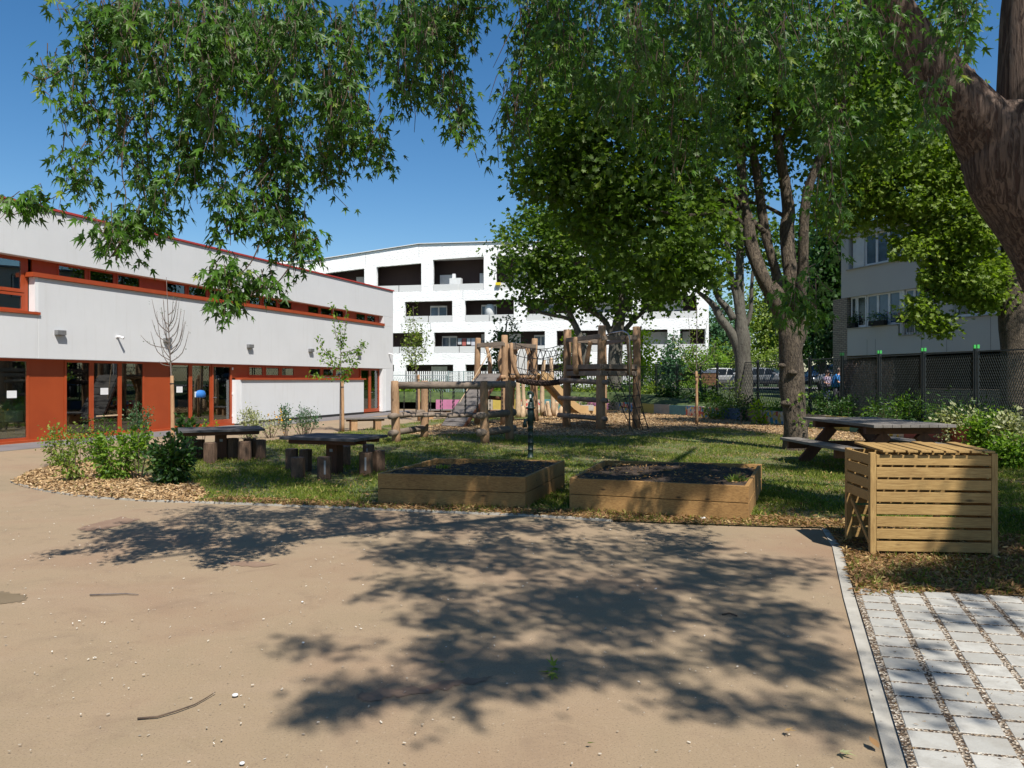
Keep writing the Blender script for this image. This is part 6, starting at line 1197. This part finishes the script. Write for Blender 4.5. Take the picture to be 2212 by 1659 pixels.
for x, yt, d_, rx, f_, lb in ((1455, 706, 54, 24, 'fol_blue', 'conical blue green young tree before the white apartment block'), (1500, 735, 55, 26, 'fol_bright', 'low light green tree before the right end of the white block'), (1385, 680, 47, 34, 'fol_yellow', 'small yellow leaved tree right of the right climbing tower'), (1240, 700, 48, 26, 'fol_yellow', 'small yellow leaved tree seen between the two climbing towers'), (1095, 668, 47, 28, 'fol_dark', 'compact dark green young tree behind the left climbing tower'), (1600, 715, 62, 40, 'fol_shrub', 'round pale shrub tree above the white hatchback'), (1545, 725, 60, 26, 'fol_bright', 'bushy light tree above the brown bins'), (1680, 735, 64, 34, 'fol_shrub', 'bushy tree above the silver hatchback'), (1440, 770, 57, 60, 'fol_dark', 'dark shrub mass behind the picket fence by the white block')):
    bgtree(lb, x, yt, d_, rx, f_, nclus=110, ls=.2, crad=.42, trunk_r=.07, lowf=.5)
# ---- young staked trees ----
def young(label, base, stake_h, top_h, branches, fol, nl, ls, spread, lean=0, stake_off=.05, kind='oval', tr=.03, bushy=0):
    e = empty('young_tree', base); tag(e, label, 'tree'); m = MB(); z = base.z
    limb(m, [base, base + V(lean * .3, 0, top_h * .35), base + V(lean * .6, 0, top_h * .6), base + V(lean, 0, top_h)], [tr, tr * .8, tr * .5, .006], 8, 4, 0); tips = []
    for (bz, dx, dy, dz) in branches:
        s_ = base + V(lean * bz / top_h, 0, bz); en = s_ + V(dx, dy, dz); mid = s_ + V(dx * .65, dy * .65, dz * .3); limb(m, [s_, mid, en], [.013, .01, .004], 6, 3, 0); tips += [s_.lerp(mid, t) for t in (.3, .55, .8)] + [mid.lerp(en, t) for t in (0, .2, .4, .6, .8, 1)]
    tips += [base + V(lean * t, 0, top_h * t) for t in np.linspace(.5, 1, 12)]
    m.build('trunk', M['twiggrey'], e, smooth=True)
    if nl:
        T_ = np.array([list(t) for t in tips]); idx = RNG.integers(0, len(T_), nl); pts = T_[idx] + g3(nl, spread, spread, spread)
        leafmesh('foliage', pts, ls * RNG.uniform(.6, 1.2, nl), g3(nl) + np.array([0, 0, -.6]), g3(nl) + np.array([0, 0, .6]), kind, M[fol], e)
    s0_ = base + V(stake_off, -.08, 0); log(MB(), s0_, s0_ + V(-.02, 0, stake_h), .05, .045, 77, bend=.01).build('stake', M['stake'], e, smooth=True); MB().tube([s0_ + V(-.02, 0, stake_h - .22), s0_ + V(-.02, 0, stake_h - .19)], .054, 10).build('tie', M['dark'], e); return e
rb = random.Random(5)
br = [(2.15, -.55, .1, .75), (2.1, .5, -.05, .8), (2.2, -.35, 0, 1.2), (2.3, .38, 0, 1.15), (2.4, -.2, .1, 1.3), (2.5, .25, .1, 1.0), (2.0, -.3, 0, .12), (2.6, -.45, 0, .6), (2.7, .3, 0, .7), (2.9, -.15, 0, .9), (3.0, .12, 0, .8), (2.45, -.75, 0, .35)] + [(rb.uniform(2.0, 3.4), rb.uniform(-.4, .4), rb.uniform(-.3, .3), rb.uniform(.4, .9)) for _ in range(10)]
young('nearly bare young tree tied to a pale stake in front of the school', G(376, 958), 1.75, 4.3, br, 'fol_dark', 150, .035, .03, -.2, 0)
br = [(1.7, -1.0, 0, .12), (2.0, -.75, .1, .55), (2.3, -.75, 0, .75), (2.5, .75, 0, .35), (2.2, .55, 0, .3), (1.9, .5, 0, .35), (2.1, -.4, 0, .5), (2.7, -.25, 0, 1.3), (2.6, .18, 0, 1.3), (2.4, .8, 0, .35), (1.6, .25, 0, .3)]
young('young tree with bright drooping leaves and a tall stake beside the wooden bench', G(735, 933), 1.62, 3.4, br, 'fol_bright', 620, .11, .05, .02, .1)
br = [(2.3, -.35, 0, .9), (2.3, .4, 0, .8), (2.6, -.5, .2, .7), (2.6, .45, .2, .8), (2.9, 0, .2, .8), (3.1, .3, 0, .7), (3.0, -.3, 0, .8), (3.3, -.2, 0, .9), (3.2, .35, -.2, .3), (2.2, -.3, 0, .3)]
young('slender young tree with a narrow crown before the white block, beside the school corner', G(903, 909), 1.85, 4.6, br, 'fol_shrub', 1000, .10, .14, -.2, .05)
br = [(1.8, -.5, 0, 1.2), (2.0, .5, 0, 1.3), (2.4, -.3, 0, 1.6), (2.6, .4, 0, 1.3), (3, 0, 0, 1.4), (2.2, -.7, 0, .9), (2.2, .7, 0, .8)]
young('thin wispy young tree behind a reddish stake at the edge of the mulch', G(1503, 918), 1.95, 4.3, br, 'fol_shrub', 300, .10, .14, .05, .02)
# ---- shrubs ----
def shrub(label, x, ybase, w_, ytop, fol, n, ls=.07, kind='oval', stems=9, low=.15, dense=1, z0=0.0, group=None, cat='shrub', name='shrub', d_=None, lean=0):
    b_ = G(x, ybase) if d_ is None else P(x, 820, d_); b_.z = z0; hh = (ybase - ytop) * b_.y / F if d_ is None else P(x, ytop, d_).z - z0; r_ = w_ / 2 * b_.y / F
    e = empty(name, b_); tag(e, label, cat, group); m = MB(); pts = []; 
    for i in range(stems):
        a = random.uniform(0, 6.28); rr = r_ * math.sqrt(random.random()); top = b_ + V(math.cos(a) * rr, math.sin(a) * rr * .8, hh * random.uniform(.68, 1.0) * (1 - .25 * rr / r_)); bs_ = b_ + V(math.cos(a) * rr * .25, math.sin(a) * rr * .25, 0)
        mid = bs_.lerp(top, .5) + V(math.cos(a), math.sin(a), 0) * r_ * .12; m.tube([bs_, mid, top], [.009, .007, .003], 5, cap=False)
        for t in np.linspace(low, 1, max(5, int(hh / .05))): pts.append(list(bs_.lerp(mid, t * 2) if t < .5 else mid.lerp(top, t * 2 - 1)))
    m.build('stems', M['twig'], e); T_ = np.array(pts); idx = RNG.integers(0, len(T_), n); sp = r_ * .24 / max(1, dense ** .5); q_ = T_[idx] + g3(n, sp, sp, sp * .8); q_[:, 2] = np.maximum(q_[:, 2], z0 + .02)
    ct = np.array([b_.x, b_.y, z0 + hh * .4]); o_ = q_ - ct; o_ /= np.linalg.norm(o_, axis=1, keepdims=True) + 1e-6
    leafmesh('foliage', q_, ls * RNG.uniform(.6, 1.25, n), o_ * .8 + g3(n) * .5 + np.array([0, 0, -.1]), g3(n) * .6 + np.array([0, 0, .8]) + o_ * .4, kind, M[fol], e); return e
SH = [('sparse shrub with reddish tips at the left end of the mulch bed', 135, 1008, 85, 905, 'fol_shrub', 900, .06, 8), ('olive green shrub behind the front row of the mulch bed, before the dolls house window', 205, 1000, 70, 880, 'fol_dark', 900, .05, 9), ('light green leafy shrub in the middle of the mulch bed', 165, 1040, 70, 930, 'fol_shrub', 450, .06, 7),
      ('broad yellow green shrub in front of the classroom windows', 252, 1036, 95, 905, 'fol_bright', 1500, .065, 12), ('tall upright dark green shrub before the red panel', 302, 985, 58, 862, 'fol_blue', 1100, .055, 10), ('shrub with drooping yellow green leaves and bare stems below, before the red panel', 300, 1036, 75, 905, 'fol_bright', 380, .08, 8, .55),
      ('dense dark green shrub in front of the bare young tree', 371, 1046, 78, 925, 'fol_dark', 2300, .085, 14, .02), ('shrub with big rounded leaves right behind the stake of the bare young tree', 403, 965, 40, 888, 'fol_dark', 380, .12, 7, .3), ('small spindly plant growing between the left table and the door', 440, 960, 22, 894, 'fol_bright', 80, .07, 4, .5), ('small spindly yellow plant behind the left table', 466, 955, 12, 900, 'fol_yellow', 40, .06, 3, .5),
      ('pale variegated shrub left of the orange flowering one', 538, 948, 50, 872, 'fol_pale', 900, .065, 9, .2), ('round bushy shrub on bare stems, left of the small pair by the path', 619, 944, 30, 864, 'fol_blue', 560, .06, 8, .45), ('round topped shrub on bare stems nearest the leafy staked tree', 664, 941, 40, 864, 'fol_blue', 750, .055, 10, .42), ('spindly reddish shrub beside the round topped one', 652, 940, 70, 890, 'fol_shrub', 160, .05, 7, .5)]
for s_ in SH: shrub(s_[0], s_[1], s_[2], s_[3], s_[4], s_[5], s_[6], s_[7], 'oval', s_[8], s_[9] if len(s_) > 9 else .12, 1)
e = shrub('low shrub with orange flowers before the low school wall', 585, 946, 60, 884, 'fol_pale', 420, .06, 'oval', 8, .4); c = np.array(G(598, 946)) ; q_ = g3(26, .16, .16, .14) + c + np.array([0, 0, .55]); leafmesh('flowers', q_, .07, g3(26), g3(26) + np.array([0, -1, .3]), 'oval', M['petal'], e)
# shrubs along the painted wall and the fence
FS = [(1410, 886, 60, 852, 'fol_shrub', 600, .11, 'low olive shrub beside the yellow painted panel'), (1350, 886, 90, 862, 'fol_dark', 700, .11, 'low dark planting behind the steel pole'), (1245, 886, 60, 866, 'fol_bright', 400, .11, 'low fresh planting under the slide'), (1480, 893, 60, 856, 'fol_dark', 700, .11, 'low dark shrub between the teal panel and the reddish stake'), (1570, 903, 90, 862, 'fol_dark', 900, .11, 'wide dark shrub in front of the mosaic wall'), (1545, 906, 60, 838, 'fol_bright', 600, .11, 'light green shrub beside the reddish stake'), (1585, 905, 50, 800, 'fol_shrub', 380, .11, 'tall open shrub before the fence, right of the reddish stake'), (1620, 910, 60, 845, 'fol_dark', 600, .10, 'dark low shrub between two taller light ones'), (1645, 916, 52, 848, 'fol_yellow', 330, .12, 'bright yellow green shrub left of the lawn trunk'), (1682, 914, 44, 855, 'fol_bright', 420, .10, 'green shrub touching the left side of the lawn trunk'),
      (1745, 922, 30, 870, 'fol_bright', 200, .10, 'thin shrub just right of the lawn trunk'), (1508, 896, 50, 850, 'fol_pale', 600, .10, 'grey green shrub left of the reddish stake'), (1440, 888, 70, 846, 'fol_pale', 800, .11, 'low pale shrub in front of the teal painted panel'), (1462, 886, 30, 828, 'fol_blue', 300, .1, 'upright green shrub above the teal painted panel'), (1370, 884, 40, 850, 'fol_yellow', 260, .12, 'low yellow green plant behind the right tower'), (1270, 884, 70, 858, 'fol_shrub', 500, .12, 'low green planting behind the slide end'), (1325, 884, 50, 852, 'fol_bright', 400, .12, 'low green planting behind the right tower legs'),
      (1790, 925, 60, 826, 'fol_dark', 1200, .10, 'tall dark green shrub hiding the legs of the two people'), (1832, 930, 60, 845, 'fol_dark', 1100, .10, 'broad dark shrub behind the picnic table, left part'), (1900, 934, 62, 868, 'fol_bright', 500, .12, 'light green leafy shrub behind the picnic table'), (1962, 940, 100, 842, 'fol_bright', 1500, .12, 'large fresh green shrub behind the right end of the picnic table'),
      (2075, 958, 110, 880, 'fol_pale', 2100, .10, 'pale variegated shrub behind the compost box'), (2040, 950, 60, 905, 'fol_bright', 500, .1, 'low bright shrub below the pale variegated one'), (2140, 978, 90, 886, 'fol_bright', 1500, .10, 'bright green shrub at the right edge behind the compost box'), (2195, 985, 80, 880, 'fol_pale', 1400, .10, 'pale variegated shrub at the right edge of the picture'), (2185, 1012, 90, 935, 'fol_bright', 1500, .09, 'bright leafy shrub in front, at the right edge beside the compost box'), (1990, 945, 60, 900, 'fol_shrub', 400, .1, 'low shrub between the pale shrub and the picnic table'), (1860, 905, 70, 850, 'fol_dark', 700, .12, 'dark ivy clump at the foot of the fence')]
for x, yb, w_, yt, f_, n, ls, lb in FS: shrub(lb, x, yb, w_, yt, f_, n, ls, stems=11, low=.08)
for x, w_, yt, f_, d_, lb, n in ((885, 60, 842, 'fol_bright', 44.5, 'low leafy hedge clump beyond the path, left of the next one', 700), (935, 80, 838, 'fol_bright', 44.8, 'bright green hedge clump seen through the hanging chains', 1100), (860, 50, 848, 'fol_yellow', 44.8, 'yellow green clump next to the school corner', 500), (1065, 70, 838, 'fol_bright', 45, 'green hedge behind the ramp of the left tower', 900), (1150, 90, 838, 'fol_bright', 46, 'green hedge behind the pale upright logs', 1100), (1215, 60, 840, 'fol_shrub', 46, 'green hedge behind the slide', 700), (1420, 90, 824, 'fol_dark', 52, 'dark hedge below the picket fence right of the tower', 900), (1350, 80, 826, 'fol_bright', 52, 'green hedge below the picket fence behind the right tower', 800), (1275, 120, 842, 'fol_shrub', 44.2, 'low olive planting behind the painted wall near the slide', 1000), (1345, 90, 838, 'fol_dark', 44.6, 'low dark planting behind the painted wall by the right tower', 900), (1400, 60, 838, 'fol_shrub', 42, 'low olive planting behind the yellow painted panel', 600), (1455, 70, 838, 'fol_dark', 39, 'low dark planting behind the teal painted panel', 700), (1530, 80, 842, 'fol_dark', 35.5, 'low dark planting at the foot of the dark fence', 700), (1500, 80, 832, 'fol_bright', 52, 'low green hedge in front of the brown bins', 700)):
    shrub(lb, x, 0, w_, yt, f_, n, .16, stems=14, low=.0, z0=tz(d_, 1), d_=d_, cat='hedge', name='hedge')
# clumps hanging behind the fence (shade plants)
for x, d_, lb in ((1940, 22.5, 'tall grass and ivy behind the fence, middle part'), (2100, 20, 'tall grass and ivy behind the fence, right part'), (1880, 26, 'tall grass and ivy behind the fence below the brushwood')): shrub(lb, x, 0, 170, 872, 'fol_dark', 1600, .12, 'lance', 24, .0, z0=.42, d_=d_, cat='ground plants', name='ivy_clump')
for x, y in ((1240, 990), (1530, 1010)): pass
# ================= CAMERA, LIGHT, SKY =================
cam = bpy.data.cameras.new('camera'); co = bpy.data.objects.new('camera', cam); COL.objects.link(co); sc.camera = co
co.location = (0, 0, CH); co.rotation_euler = (R(90), 0, 0); cam.sensor_width = 36; cam.lens = F / 2212 * 36; cam.shift_y = -9.5 / 2212; cam.clip_end = 2000; cam.clip_start = .05
sun = bpy.data.lights.new('sun', 'SUN'); so = bpy.data.objects.new('sun', sun); COL.objects.link(so)
sun.energy = 5.0; sun.angle = R(.53); sun.color = (1, .955, .88); so.rotation_euler = (-SUN).to_track_quat('-Z', 'Y').to_euler(); so.location = SUN * 60
w = bpy.data.worlds.new('World'); sc.world = w; w.use_nodes = True; nt = w.node_tree; bg = nt.nodes['Background']
sk = nt.nodes.new('ShaderNodeTexSky'); sk.sky_type = 'NISHITA'; sk.sun_disc = False; sk.sun_elevation = math.asin(SUN.z); sk.sun_rotation = math.atan2(SUN.x, SUN.y)
sk.altitude = 0; sk.air_density = 1.0; sk.dust_density = .3; sk.ozone_density = 2.0
hs = nt.nodes.new('ShaderNodeHueSaturation'); hs.inputs['Saturation'].default_value = 1.32; nt.links.new(sk.outputs[0], hs.inputs['Color']); nt.links.new(hs.outputs[0], bg.inputs[0])
bg.inputs[1].default_value = .085
sc.render.engine = 'CYCLES'; sc.view_settings.view_transform = 'Standard'; sc.view_settings.look = 'None'; sc.view_settings.exposure = 0.52
sc.cycles.max_bounces = 8; sc.cycles.transparent_max_bounces = 16; sc.cycles.use_adaptive_sampling = True
sc.render.resolution_x = 1024; sc.render.resolution_y = 768
